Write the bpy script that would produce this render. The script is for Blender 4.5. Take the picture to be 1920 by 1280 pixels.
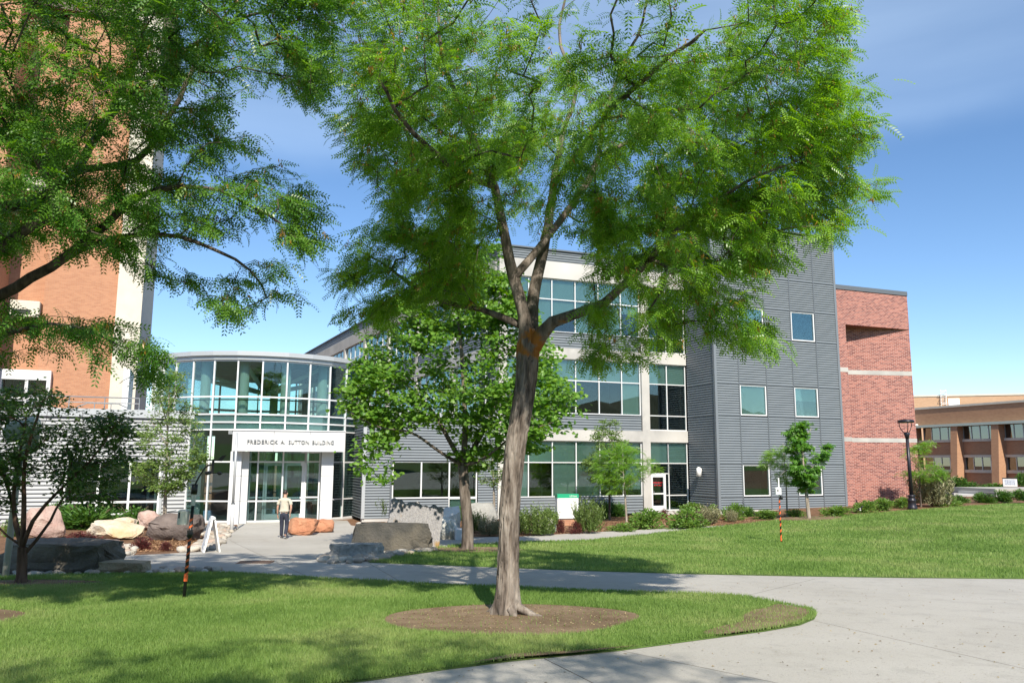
import bpy, bmesh, math, random
import numpy as np
from mathutils import Vector, Matrix, noise
from mathutils.geometry import delaunay_2d_cdt
for o in list(bpy.data.objects): bpy.data.objects.remove(o)
S = bpy.context.scene
COL = S.collection
R = math.radians

# ------------------------------------------------------------------ camera
FPX, TH, RO = 1500.0, R(8.6), 0.0045          # focal length in photo pixels, pitch, roll
fw = np.array([0, math.cos(TH), math.sin(TH)]); up0 = np.array([0, -math.sin(TH), math.cos(TH)]); rt0 = np.array([1., 0, 0])
rt = rt0*math.cos(RO)+up0*math.sin(RO); up = up0*math.cos(RO)-rt0*math.sin(RO)
cd = bpy.data.cameras.new('camera'); cam = bpy.data.objects.new('camera', cd); COL.objects.link(cam)
cd.sensor_width = 36; cd.lens = 36*FPX/1920; cd.clip_start = .1; cd.clip_end = 6000
cam.matrix_world = Matrix(((rt[0], up[0], -fw[0], 0), (rt[1], up[1], -fw[1], 0), (rt[2], up[2], -fw[2], 0), (0, 0, 0, 1)))
S.camera = cam
# ------------------------------------------------------------------ sky, sun, exposure
SUN_AZ, SUN_EL = R(12), R(42)
sunv = Vector((math.sin(SUN_AZ)*math.cos(SUN_EL), -math.cos(SUN_AZ)*math.cos(SUN_EL), math.sin(SUN_EL)))
W = bpy.data.worlds.new('World'); S.world = W; W.use_nodes = True
nt = W.node_tree; nt.nodes.clear()
out = nt.nodes.new('ShaderNodeOutputWorld'); bg = nt.nodes.new('ShaderNodeBackground'); sky = nt.nodes.new('ShaderNodeTexSky')
sky.sky_type = 'NISHITA'; sky.sun_disc = False; sky.sun_elevation = SUN_EL; sky.sun_rotation = R(180)-SUN_AZ
sky.altitude = 1500; sky.air_density = 1.0; sky.dust_density = .25; sky.ozone_density = 2.0
bg.inputs['Strength'].default_value = .099
tc = nt.nodes.new('ShaderNodeTexCoord'); mp = nt.nodes.new('ShaderNodeMapping'); nz = nt.nodes.new('ShaderNodeTexNoise')
mp.inputs['Scale'].default_value = (.7, .7, 5.0); mp.inputs['Location'].default_value = (.3, .2, .15)
nz.inputs['Scale'].default_value = 1.6; nz.inputs['Detail'].default_value = 6; nz.inputs['Roughness'].default_value = .45
rp = nt.nodes.new('ShaderNodeMapRange'); rp.inputs[1].default_value = .25; rp.inputs[2].default_value = .75; rp.inputs[3].default_value = 0; rp.inputs[4].default_value = .34
sep = nt.nodes.new('ShaderNodeSeparateXYZ'); el = nt.nodes.new('ShaderNodeMapRange')        # high cirrus only above about 20 degrees
el.inputs[1].default_value = .425; el.inputs[2].default_value = .475; el.inputs[3].default_value = 0; el.inputs[4].default_value = 1; el.interpolation_type = 'SMOOTHSTEP'
mu = nt.nodes.new('ShaderNodeMath'); mu.operation = 'MULTIPLY'
n2_ = nt.nodes.new('ShaderNodeTexNoise'); n2_.inputs['Scale'].default_value = 2.2; n2_.inputs['Detail'].default_value = 5
pe = nt.nodes.new('ShaderNodeMath'); pe.operation = 'MULTIPLY_ADD'; pe.inputs[1].default_value = .16        # ragged lower edge of the veil
mx = nt.nodes.new('ShaderNodeMix'); mx.data_type = 'RGBA'; mx.inputs[7].default_value = (6.2, 7.9, 9.8, 1)
hs = nt.nodes.new('ShaderNodeHueSaturation'); hs.inputs['Saturation'].default_value = 1.12; hs.inputs['Value'].default_value = 1.12
nt.links.new(sky.outputs[0], hs.inputs['Color'])
for a, b in ((tc.outputs['Generated'], mp.inputs[0]), (mp.outputs[0], nz.inputs['Vector']), (nz.outputs[0], rp.inputs[0]), (tc.outputs['Generated'], sep.inputs[0]),
             (sep.outputs[2], pe.inputs[2]), (n2_.outputs[0], pe.inputs[0]), (tc.outputs['Generated'], n2_.inputs['Vector']), (pe.outputs[0], el.inputs[0]), (rp.outputs[0], mu.inputs[0]), (el.outputs[0], mu.inputs[1]), (mu.outputs[0], mx.inputs[0]),
             (hs.outputs[0], mx.inputs[6]), (mx.outputs[2], bg.inputs[0]), (bg.outputs[0], out.inputs[0])):
    nt.links.new(a, b)
sd = bpy.data.lights.new('sun', 'SUN'); sd.energy = 4.6; sd.angle = R(.53); sd.color = (1, .925, .80)
sun = bpy.data.objects.new('sun', sd); COL.objects.link(sun); sun.rotation_euler = (-sunv).to_track_quat('-Z', 'Y').to_euler()
S.view_settings.view_transform = 'Standard'; S.view_settings.look = 'None'; S.view_settings.exposure = .72; S.view_settings.gamma = 1
S.view_settings.use_curve_mapping = False

# ------------------------------------------------------------------ photo geometry helpers
def ray(px, py): return fw+rt*(px-960)/FPX+up*(640-py)/FPX
def at(px, py, Y):
    r = ray(px, py); return r*(Y/r[1])
def proj(P):
    P = np.asarray(P, float); d = P@fw
    return np.stack([960+FPX*(P@rt)/d, 640-FPX*(P@up)/d], -1)
def ss(a, b, v):
    t = np.clip((v-a)/(b-a), 0, 1); return t*t*(3-2*t)
def gz(x, y):
    x = np.asarray(x, float); y = np.asarray(y, float)
    t = np.clip((y-24)/12, 0, 1)
    base = np.where(y < 24, -1.65-.042*y, -1.65-.042*24-.504*(t-t*t/2))
    return base+.5*ss(5, 20, x)*ss(18, 34, y)-.9*ss(60, 95, y)*ss(20, 40, x)
def G(px, py):
    r = ray(px, py); y = np.linspace(2, 160, 9000); P = r[None]*(y/r[1])[:, None]
    k = np.argmax(P[:, 2] < gz(P[:, 0], P[:, 1])); p = P[k]; return np.array([p[0], p[1], float(gz(p[0], p[1]))])
def inpoly(x, y, poly):
    poly = np.asarray(poly, float); c = np.zeros(np.shape(x), bool); n = len(poly)
    for i in range(n):
        x1, y1 = poly[i]; x2, y2 = poly[(i+1) % n]
        if y1 == y2: continue
        c ^= ((y1 > y) != (y2 > y)) & (x < (x2-x1)*(y-y1)/(y2-y1)+x1)
    return c

# ------------------------------------------------------------------ objects
def tag(o, label=None, cat=None, group=None, kind=None):
    if label: o['label'] = label
    if cat: o['category'] = cat
    if group: o['group'] = group
    if kind: o['kind'] = kind
    return o
def link(name, data, parent=None, loc=None, rot=None, scale=None):
    o = bpy.data.objects.new(name, data); COL.objects.link(o)
    if parent: o.parent = parent
    if loc is not None: o.location = tuple(float(v) for v in loc)
    if rot is not None: o.rotation_euler = rot
    if scale is not None: o.scale = scale
    return o
def empty(name, loc, rz=0, parent=None):
    o = link(name, None, parent, loc, (0, 0, rz)); o.empty_display_size = .2; return o
def np_mesh(name, V, F, mat, attr=None, smooth=False):
    """V (n,3), F (m,k) uniform polygons"""
    me = bpy.data.meshes.new(name); V = np.asarray(V, np.float32); F = np.asarray(F, np.int32)
    me.vertices.add(len(V)); me.vertices.foreach_set('co', V.ravel())
    m, k = F.shape; me.loops.add(m*k); me.loops.foreach_set('vertex_index', F.ravel())
    me.polygons.add(m); me.polygons.foreach_set('loop_start', np.arange(0, m*k, k, dtype=np.int32)); me.polygons.foreach_set('loop_total', np.full(m, k, np.int32))
    if smooth: me.polygons.foreach_set('use_smooth', np.ones(m, bool))
    me.update(calc_edges=True)
    if attr is not None:
        a = me.attributes.new('v', 'FLOAT', 'POINT'); a.data.foreach_set('value', np.asarray(attr, np.float32))
    me.materials.append(mat); return me
class MB:
    def __init__(s): s.v = []; s.f = []; s.m = []; s.mi = 0
    def add(s, vs, fs):
        o = len(s.v); s.v += [tuple(map(float, p)) for p in vs]; s.f += [tuple(i+o for i in f) for f in fs]; s.m += [s.mi]*len(fs); return s
    def box(s, x0, x1, y0, y1, z0, z1):
        return s.add([(x0, y0, z0), (x1, y0, z0), (x1, y1, z0), (x0, y1, z0), (x0, y0, z1), (x1, y0, z1), (x1, y1, z1), (x0, y1, z1)],
                     [(0, 3, 2, 1), (4, 5, 6, 7), (0, 1, 5, 4), (1, 2, 6, 5), (2, 3, 7, 6), (3, 0, 4, 7)])
    def bbox(s, x0, x1, y0, y1, z0, z1, b=.02):                     # box with chamfered upright and top edges
        P = [(x0+b, y0), (x1-b, y0), (x1, y0+b), (x1, y1-b), (x1-b, y1), (x0+b, y1), (x0, y1-b), (x0, y0+b)]
        cx, cy = (x0+x1)/2, (y0+y1)/2
        Q = [(cx+(x-cx)*(1-2*b/(x1-x0)), cy+(y-cy)*(1-2*b/(y1-y0))) for x, y in P]
        vs = [(x, y, z0) for x, y in P]+[(x, y, z1-b) for x, y in P]+[(x, y, z1) for x, y in Q]
        fs = [tuple(range(7, -1, -1)), tuple(range(16, 24))]
        for k in (0, 8):
            fs += [(k+i, k+(i+1) % 8, k+8+(i+1) % 8, k+8+i) for i in range(8)]
        return s.add(vs, fs)
    def prism(s, poly, z0, z1):
        n = len(poly)
        return s.add([(x, y, z0) for x, y in poly]+[(x, y, z1) for x, y in poly], [tuple(range(n-1, -1, -1)), tuple(range(n, 2*n))]+[(i, (i+1) % n, n+(i+1) % n, n+i) for i in range(n)])
    def tube(s, pts, rad, n=8, cap=True):
        pts = [Vector(p) for p in pts]; rad = rad if hasattr(rad, '__len__') else [rad]*len(pts)
        o = len(s.v); ref = None; vs = []; fs = []
        for i, p in enumerate(pts):
            d = (pts[min(i+1, len(pts)-1)]-pts[max(i-1, 0)])
            d = d.normalized() if d.length > 1e-9 else Vector((0, 0, 1))
            if ref is None: ref = d.orthogonal().normalized()
            ref = (ref-d*ref.dot(d)); ref = ref.normalized() if ref.length > 1e-6 else d.orthogonal().normalized()
            q = d.cross(ref)
            for k in range(n):
                a = 2*math.pi*k/n; vs.append(p+(ref*math.cos(a)+q*math.sin(a))*rad[i])
        for i in range(len(pts)-1):
            for k in range(n): fs.append((i*n+k, i*n+(k+1) % n, (i+1)*n+(k+1) % n, (i+1)*n+k))
        if cap: fs += [tuple(range(n-1, -1, -1)), tuple(range((len(pts)-1)*n, len(pts)*n))]
        return s.add(vs, fs)
    def bar(s, a, b, r, n=6): return s.tube([a, b], r, n)
    def lathe(s, prof, n=16, c=(0, 0)):
        vs = []; fs = []
        for r, z in prof:
            for k in range(n): a = 2*math.pi*k/n; vs.append((c[0]+r*math.cos(a), c[1]+r*math.sin(a), z))
        for i in range(len(prof)-1):
            for k in range(n): fs.append((i*n+k, i*n+(k+1) % n, (i+1)*n+(k+1) % n, (i+1)*n+k))
        fs += [tuple(range(n-1, -1, -1)), tuple(range((len(prof)-1)*n, len(prof)*n))]
        return s.add(vs, fs)
    def mesh(s, name, mat, smooth=False):
        me = bpy.data.meshes.new(name); me.from_pydata(s.v, [], s.f); mats = mat if isinstance(mat, (list, tuple)) else [mat]
        for m in mats: me.materials.append(m)
        if len(mats) > 1: me.polygons.foreach_set('material_index', s.m)
        if smooth: me.polygons.foreach_set('use_smooth', [True]*len(me.polygons))
        me.update(); return me
    def build(s, name, mat, parent=None, loc=None, rot=None, smooth=False):
        return link(name, s.mesh(name, mat, smooth), parent, loc, rot)
def box_obj(name, b, mat, parent=None): return MB().box(*b).build(name, mat, parent)

# ------------------------------------------------------------------ materials
def newmat(name):
    m = bpy.data.materials.new(name); m.use_nodes = True; t = m.node_tree; t.nodes.clear()
    o = t.nodes.new('ShaderNodeOutputMaterial'); p = t.nodes.new('ShaderNodeBsdfPrincipled'); t.links.new(p.outputs[0], o.inputs[0]); return m, t, p, o
def N(t, ty, **kw):
    n = t.nodes.new('ShaderNode'+ty)
    for k, v in kw.items():
        if k.startswith('i_'):
            n.inputs[int(k[2:]) if k[2:].isdigit() else k[2:]].default_value = v
        else: setattr(n, k, v)
    return n
def c4(c): return (c[0], c[1], c[2], 1)
def M(name, col, rough=.6, col2=None, scale=3., bump=0, bscale=30., metal=0, spec=.5, stretch=(1, 1, 1), det=6., lo=.35, hi=.65, col3=None, scale3=.6, coord='Object', lo3=.45, hi3=.7, dist=.02):
    m, t, p, o = newmat(name); L = t.links.new
    p.inputs['Base Color'].default_value = c4(col); p.inputs['Roughness'].default_value = rough; p.inputs['Metallic'].default_value = metal
    p.inputs['Specular IOR Level'].default_value = spec
    tc = N(t, 'TexCoord'); mp = N(t, 'Mapping'); mp.inputs['Scale'].default_value = stretch
    if coord == 'World':
        g = N(t, 'NewGeometry'); L(g.outputs['Position'], mp.inputs[0])
    else: L(tc.outputs[coord], mp.inputs[0])
    last = None
    if col2:
        n = N(t, 'TexNoise', i_Scale=scale, i_Detail=det); L(mp.outputs[0], n.inputs['Vector'])
        r = N(t, 'MapRange'); r.inputs[1].default_value = lo; r.inputs[2].default_value = hi; L(n.outputs[0], r.inputs[0])
        x = N(t, 'Mix', data_type='RGBA'); x.inputs[6].default_value = c4(col); x.inputs[7].default_value = c4(col2); L(r.outputs[0], x.inputs[0]); last = x.outputs[2]
        if col3:
            n3 = N(t, 'TexNoise', i_Scale=scale3, i_Detail=4.); L(mp.outputs[0], n3.inputs['Vector'])
            r3 = N(t, 'MapRange'); r3.inputs[1].default_value = lo3; r3.inputs[2].default_value = hi3; L(n3.outputs[0], r3.inputs[0])
            x3 = N(t, 'Mix', data_type='RGBA'); x3.inputs[7].default_value = c4(col3); L(r3.outputs[0], x3.inputs[0]); L(last, x3.inputs[6]); last = x3.outputs[2]
        L(last, p.inputs['Base Color'])
    if bump:
        nb = N(t, 'TexNoise', i_Scale=bscale, i_Detail=8.); L(mp.outputs[0], nb.inputs['Vector'])
        b = N(t, 'Bump', i_Strength=bump, i_Distance=dist); L(nb.outputs[0], b.inputs['Height']); L(b.outputs[0], p.inputs['Normal'])
    return m
def leafmat(name, c0, c1, trans=.35, rough=.42, tcol=None, spec=.35):
    m, t, p, o = newmat(name); L = t.links.new
    a = N(t, 'Attribute', attribute_name='v'); x = N(t, 'Mix', data_type='RGBA'); x.inputs[6].default_value = c4(c0); x.inputs[7].default_value = c4(c1)
    L(a.outputs['Fac'], x.inputs[0]); L(x.outputs[2], p.inputs['Base Color']); p.inputs['Roughness'].default_value = rough; p.inputs['Specular IOR Level'].default_value = spec
    tr = N(t, 'BsdfTranslucent'); h = N(t, 'HueSaturation'); h.inputs['Saturation'].default_value = 1.15; h.inputs['Value'].default_value = 1.5; h.inputs['Hue'].default_value = .485
    L(x.outputs[2], h.inputs['Color']); L(h.outputs[0], tr.inputs[0])
    ms = N(t, 'MixShader', i_0=trans); L(p.outputs[0], ms.inputs[1]); L(tr.outputs[0], ms.inputs[2]); L(ms.outputs[0], o.inputs[0]); return m
def glassmat(name, tint, boost=1.0, rough=.0):
    m, t, p, o = newmat(name); L = t.links.new; t.nodes.remove(p)
    f = N(t, 'Fresnel', i_IOR=1.52); mu = N(t, 'Math', operation='MULTIPLY_ADD'); mu.inputs[1].default_value = boost; mu.inputs[2].default_value = .06*boost
    mu.use_clamp = True; L(f.outputs[0], mu.inputs[0])
    tr = N(t, 'BsdfTransparent'); tr.inputs[0].default_value = c4(tint); gl = N(t, 'BsdfGlossy', i_Roughness=rough); gl.inputs[0].default_value = (.85, .92, .92, 1)
    ms = N(t, 'MixShader'); L(mu.outputs[0], ms.inputs[0]); L(tr.outputs[0], ms.inputs[1]); L(gl.outputs[0], ms.inputs[2]); L(ms.outputs[0], o.inputs[0]); return m
def brickmat(name, c1, c2, mortar, bw, bh, ms=.012, bias=-.2, vary=.25):
    m, t, p, o = newmat(name); L = t.links.new; p.inputs['Roughness'].default_value = .85; p.inputs['Specular IOR Level'].default_value = .2
    tc = N(t, 'TexCoord'); se = N(t, 'SeparateXYZ'); ad = N(t, 'Math', operation='ADD'); co = N(t, 'CombineXYZ')
    L(tc.outputs['Object'], se.inputs[0]); L(se.outputs[0], ad.inputs[0]); L(se.outputs[1], ad.inputs[1]); L(ad.outputs[0], co.inputs[0]); L(se.outputs[2], co.inputs[1])
    b = N(t, 'TexBrick'); b.inputs['Scale'].default_value = 1; b.inputs['Brick Width'].default_value = bw; b.inputs['Row Height'].default_value = bh; b.inputs['Mortar Size'].default_value = ms
    b.inputs['Mortar Smooth'].default_value = .1; b.inputs['Bias'].default_value = bias
    b.inputs['Color1'].default_value = c4(c1); b.inputs['Color2'].default_value = c4(c2); b.inputs['Mortar'].default_value = c4(mortar); L(co.outputs[0], b.inputs['Vector'])
    n = N(t, 'TexNoise', i_Scale=.35, i_Detail=6.); L(tc.outputs['Object'], n.inputs['Vector'])
    r = N(t, 'MapRange'); r.inputs[3].default_value = 1-vary; r.inputs[4].default_value = 1+vary; L(n.outputs[0], r.inputs[0])
    v = N(t, 'VectorMath', operation='SCALE'); L(b.outputs['Color'], v.inputs[0]); L(r.outputs[0], v.inputs['Scale']); L(v.outputs[0], p.inputs['Base Color'])
    bp = N(t, 'Bump', i_Strength=.5, i_Distance=.01, invert=True); L(b.outputs['Fac'], bp.inputs['Height']); L(bp.outputs[0], p.inputs['Normal'])
    return m

mSoil = M('mulch', (.16, .085, .05), .95, (.25, .145, .085), 14, bump=1., bscale=60, col3=(.10, .06, .038), scale3=2.5, spec=.1, coord='World')
mRing = M('bare_soil', (.165, .115, .072), .95, (.225, .165, .11), 3, bump=.5, bscale=30, col3=(.12, .083, .052), scale3=1.3, spec=.1, coord='World')
def pavemat():
    m, t, p, o = newmat('paving_concrete'); L = t.links.new; g = N(t, 'NewGeometry'); p.inputs['Roughness'].default_value = .88; p.inputs['Specular IOR Level'].default_value = .2
    def nz_(sc, det=6., ro=.55): n = N(t, 'TexNoise', i_Scale=sc, i_Detail=det, i_Roughness=ro); L(g.outputs['Position'], n.inputs['Vector']); return n.outputs[0]
    def mr(src, a, b, c=0., d=1.): r = N(t, 'MapRange'); r.inputs[1].default_value = a; r.inputs[2].default_value = b; r.inputs[3].default_value = c; r.inputs[4].default_value = d; L(src, r.inputs[0]); return r.outputs[0]
    def mixc(f, a, b):
        x = N(t, 'Mix', data_type='RGBA'); L(f, x.inputs[0])
        for k, v in ((6, a), (7, b)):
            if isinstance(v, tuple): x.inputs[k].default_value = c4(v)
            else: L(v, x.inputs[k])
        return x.outputs[2]
    c = mixc(mr(nz_(.32), .35, .65), (.345, .325, .29), (.40, .38, .345)); c = mixc(mr(nz_(2.3, 9., .65), .52, .72, 0., .55), c, (.27, .26, .235)); c = mixc(mr(nz_(.9, 9., .7), .58, .7, 0., .35), c, (.22, .205, .18)); c = mixc(mr(nz_(42., 3.), .60, .68, 0., .6), c, (.20, .19, .175)); c = mixc(mr(nz_(60., 3.), .62, .7, 0., .55), c, (.52, .50, .47))
    L(c, p.inputs['Base Color']); b = N(t, 'Bump', i_Strength=.5, i_Distance=.008); L(nz_(70., 8.), b.inputs['Height']); L(b.outputs[0], p.inputs['Normal']); return m
mPave = pavemat()
mTurf = M('turf', (.085, .15, .035), .95, (.115, .185, .045), 2.2, bump=.8, bscale=50, col3=(.10, .13, .04), scale3=.25, spec=.1, coord='World')
def grassmat():
    m, t, p, o = newmat('grass_blades'); L = t.links.new; g = N(t, 'NewGeometry'); n = N(t, 'TexNoise', i_Scale=.38, i_Detail=8., i_Roughness=.62); L(g.outputs['Position'], n.inputs['Vector'])
    r = N(t, 'MapRange'); r.inputs[1].default_value = .36; r.inputs[2].default_value = .66; L(n.outputs[0], r.inputs[0])
    a = N(t, 'Attribute', attribute_name='v'); ad = N(t, 'Math', operation='MULTIPLY_ADD'); ad.inputs[1].default_value = .38; L(a.outputs['Fac'], ad.inputs[0])
    sc = N(t, 'Math', operation='MULTIPLY'); sc.inputs[1].default_value = .75; L(r.outputs[0], sc.inputs[0]); L(sc.outputs[0], ad.inputs[2])
    cr = N(t, 'ValToRGB'); e = cr.color_ramp.elements; e[0].position = 0; e[0].color = (.12, .215, .042, 1); e[1].position = 1; e[1].color = (.34, .40, .14, 1)
    k = e.new(.5); k.color = (.215, .335, .078, 1); L(ad.outputs[0], cr.inputs[0]); L(cr.outputs[0], p.inputs['Base Color']); p.inputs['Roughness'].default_value = .5; p.inputs['Specular IOR Level'].default_value = .25
    tr = N(t, 'BsdfTranslucent'); L(cr.outputs[0], tr.inputs[0]); ms = N(t, 'MixShader', i_0=.42); L(p.outputs[0], ms.inputs[1]); L(tr.outputs[0], ms.inputs[2]); L(ms.outputs[0], o.inputs[0]); return m
mGrass = grassmat()
mConc = M('facade_concrete', (.45, .435, .41), .85, (.34, .33, .315), 1.2, bump=.15, bscale=25, col3=(.57, .55, .51), scale3=.3, spec=.2)
mClad = M('grey_metal_cladding', (.150, .170, .187), .40, (.170, .19, .207), .7, metal=.0, spec=.35)
mCladL = M('silver_metal_cladding', (.235, .248, .26), .40, (.265, .278, .29), .7, metal=.0, spec=.25)
mTrim = M('grey_metal_trim', (.125, .14, .155), .45, metal=.2)
mTrimL = M('silver_metal_trim', (.44, .46, .475), .4, metal=.25)
mAlu = M('white_aluminium', (.66, .665, .67), .38, metal=.05)
mPanel = M('pale_composite_panel', (.58, .585, .59), .45, (.55, .555, .565), .5)
mGlass = glassmat('window_glass', (.80, .90, .865), .8)
mGlassR = glassmat('rotunda_glass', (.83, .94, .925), .75)
mBlind = M('window_blind', (.56, .63, .59), .8, (.52, .59, .55), 2)
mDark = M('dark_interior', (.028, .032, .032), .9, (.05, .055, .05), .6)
mInt = M('interior_surface', (.30, .33, .30), .9)
mGreenCol = M('pale_green_column', (.55, .66, .56), .6)
mBrick = brickmat('red_brick', (.37, .145, .112), (.115, .034, .036), (.43, .275, .24), .215, .088, .012, -.12, .12)
mBrickO = brickmat('orange_brick', (.45, .228, .132), (.36, .17, .10), (.42, .26, .175), .30, .09, .008, -.2, .12)
mBrickT = brickmat('tan_brick', (.42, .235, .135), (.34, .18, .105), (.38, .25, .17), .30, .09, .008, -.2, .1)
mFin = M('cream_concrete', (.60, .56, .47), .85, (.55, .51, .43), 1.5, spec=.2)
mBark = None
mBlack = M('black_plastic', (.012, .012, .013), .45)
mWhite = M('white_paint', (.78, .78, .77), .5)
mCream = M('instrument_case', (.60, .58, .52), .5)
mOrange = M('orange_tape', (.72, .13, .03), .55)
mLampM = M('lamp_black_metal', (.022, .02, .028), .4, metal=.3)
mSteel = M('brushed_steel', (.42, .43, .44), .35, metal=.7)
# ================================================================== SETTING: ground, paving, lawns
rng = np.random.default_rng(7); random.seed(7)
def gpts(L): return [tuple(G(*p)[:2]) for p in L]
# terrain sheet out to the horizon
xs = np.unique(np.concatenate([np.linspace(-1500, -60, 12), np.arange(-60, 90, 1.5), np.linspace(90, 1500, 12)]))
ys = np.unique(np.concatenate([np.linspace(-1500, -20, 12), np.arange(-20, 130, 1.5), np.linspace(130, 1500, 12)]))
gx, gy = np.meshgrid(xs, ys); V = np.stack([gx, gy, gz(gx, np.maximum(gy, -20))-.0], -1).reshape(-1, 3)
nx = len(xs); i = np.arange(len(ys)-1)[:, None]*nx+np.arange(nx-1)[None]; i = i.ravel()
tag(link('ground', np_mesh('ground', V, np.stack([i, i+1, i+nx+1, i+nx], -1), mSoil, smooth=True)), kind='structure')

def drape(poly, dz, step, joints=(), jw=.005):
    """constrained triangulation of a polygon laid over the terrain; joints are (p,q) lines cut through it as shallow grooves"""
    poly = [Vector(p) for p in poly]; n = len(poly); P = list(poly); E = [(i, (i+1) % n) for i in range(n)]
    a = np.array([(p.x, p.y) for p in poly]); X, Y = np.meshgrid(np.arange(a[:, 0].min(), a[:, 0].max(), step), np.arange(a[:, 1].min(), a[:, 1].max(), step))
    X = X.ravel()+.13; Y = Y.ravel()+.07; k = inpoly(X, Y, a)
    P += [Vector((x, y)) for x, y in zip(X[k], Y[k])]
    for p, q in joints:
        p = Vector(p); q = Vector(q); d = (q-p).normalized(); nrm = Vector((-d.y, d.x))*jw
        for s in (1, -1): P += [p+nrm*s, q+nrm*s]; E.append((len(P)-2, len(P)-1))
    vs, es, fs, *_ = delaunay_2d_cdt(P, E, [list(range(n))], 1, 1e-5)
    v2 = np.array([(v.x, v.y) for v in vs]); return v2, fs
def sheet(name, poly, dz, step, mat, kind='structure', parent=None):
    v2, fs = drape(poly, dz, step); e_ = np.zeros(len(v2), bool); pb_ = set((round(p[0], 4), round(p[1], 4)) for p in poly); e_[:] = [(round(x, 4), round(y, 4)) in pb_ for x, y in v2]
    V = np.column_stack([v2, gz(v2[:, 0], v2[:, 1])+np.where(e_, min(dz, .024) if name == 'lawn' else dz, dz)])
    me = bpy.data.meshes.new(name); me.from_pydata(V.tolist(), [], fs); me.materials.append(mat); me.polygons.foreach_set('use_smooth', [True]*len(me.polygons)); me.update()
    o = link(name, me, parent)
    if kind and not parent: o['kind'] = kind
    return o
def smooth_poly(P, it=2, closed=True):
    P = [np.array(p, float) for p in P]
    for _ in range(it):
        Q = []
        for i in range(len(P) if closed else len(P)-1):
            a, b = P[i], P[(i+1) % len(P)]; Q += [a*.75+b*.25, a*.25+b*.75]
        P = Q if closed else [P[0]]+Q+[P[-1]]
    return [tuple(p) for p in P]
# paving: walkway, plaza and the path past the facade, split into cast slabs by its joints
pave_up = gpts([(-150, 1064), (0, 1057), (204, 1044), (372, 1035.5), (402, 1034), (425, 1010), (446, 988)])
pave = [(-40, 12), pave_up[0]]+pave_up[1:]+[(-13.25, 39.4), (-8.2, 40.9)]+gpts([(658, 985), (700, 992), (745, 1003), (808, 1012), (886, 1008), (977, 1006), (1100, 999), (1180, 994.5), (1292, 989), (1375, 984.5)])+[(14, 33), (50, 20), (50, -9), (-40, -9)]
J = [((1025, 1240), (1105, 1281)), ((1532, 1167), (1918, 1256)), ((1385, 1122), (1522, 1088)), ((215, 1076), (262, 1042)), ((590, 1088), (430, 1012)), ((640, 1058), (470, 1058)),
     ((760, 1097), (690, 1056)), ((660, 1020), (420, 1020)), ((930, 1020), (880, 1007)), ((1110, 1015), (1060, 1000)), ((1160, 1222), (1440, 1281))]
joints = [(tuple(G(*a)[:2]), tuple(G(*b)[:2])) for a, b in J]
J2 = []
for (p, q) in joints:       # carry each joint a little past its visible ends so that it meets the edges
    p, q = np.array(p), np.array(q); d = (q-p)/np.linalg.norm(q-p); J2.append((tuple(p-d*.25), tuple(q+d*.25)))
v2, fs = drape(pave, .02, 1.1, J2)
z = gz(v2[:, 0], v2[:, 1])+.02
groove = np.zeros(len(fs), int)
cen = np.array([v2[list(f)].mean(0) for f in fs])
for k, (p, q) in enumerate(J2):
    p, q = np.array(p), np.array(q); d = (q-p)/np.linalg.norm(q-p); w = cen-p; t = w@d; dist = np.abs(w[:, 0]*-d[1]+w[:, 1]*d[0])
    groove[(dist < .0051) & (t > 0) & (t < np.linalg.norm(q-p))] = 1
pav = empty('walkway', (0, 0, 0)); pav['kind'] = 'structure'
def sub(name, faces, zz, mat, par):
    ids = np.unique(np.concatenate([np.array(f) for f in faces])); mp = {a: b for b, a in enumerate(ids)}
    me = bpy.data.meshes.new(name); me.from_pydata(np.column_stack([v2[ids], zz[ids]]).tolist(), [], [tuple(mp[i] for i in f) for f in faces]); me.materials.append(mat)
    me.polygons.foreach_set('use_smooth', [True]*len(me.polygons)); me.update(); return link(name, me, par)
sub('concrete_slab', [f for f, g in zip(fs, groove) if not g], z, mPave, pav)
sub('joint_groove', [f for f, g in zip(fs, groove) if g], z-.012, M('joint_dirt', (.16, .145, .11), .95), pav)
# lawns
lawnA = gpts([(700, 1280), (830, 1261), (960, 1244), (1160, 1224), (1320, 1202), (1435, 1187), (1500, 1175), (1527, 1164), (1532, 1155), (1525, 1147), (1490, 1140), (1435, 1130), (1390, 1122), (1335, 1119),
              (1210, 1114), (977, 1106), (925, 1104), (735, 1095), (600, 1087), (415, 1077), (200, 1080), (0, 1085), (-120, 1088)])
lawnA = lawnA+[(-26, 13.5), (-26, 2), (-6, 4.5)]
lawnB = gpts([(690, 1056), (770, 1059), (930, 1065), (1100, 1072), (1300, 1078), (1500, 1082), (1700, 1085), (1920, 1087)])+[(40, 18.2), (46, 30), (48, 47)]
lawnB += gpts([(1920, 943), (1800, 951), (1720, 957), (1640, 963), (1560, 969), (1480, 974), (1420, 980), (1360, 987), (1236, 1000), (1100, 1014), (977, 1017.5), (930, 1020), (866, 1023), (808, 1030), (745, 1043)])
sheet('lawn', lawnA, .045, .7, mTurf); sheet('lawn', lawnB, .045, 1.0, mTurf)
tb = G(950, 1158); tl = np.array([-8.1, 10.9, 0.])
def ring(cx, cy, rx, ry, n=40, am=.06, seed=1):
    r_ = random.Random(seed); ph = [r_.uniform(0, 6.3) for _ in range(4)]
    return [(cx+rx*math.cos(a)*(1+am*sum(math.sin((k+2)*a+ph[k])/(k+1.5) for k in range(4))), cy+ry*math.sin(a)*(1+am*sum(math.sin((k+2)*a+ph[k])/(k+1.5) for k in range(4)))) for a in [2*math.pi*i/n for i in range(n)]]
ringA = ring(tb[0]+.08, tb[1]-.35, 1.72, 1.38, seed=2); ringL = ring(tl[0]+.2, tl[1], 1.5, 1.0, seed=5)
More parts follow.
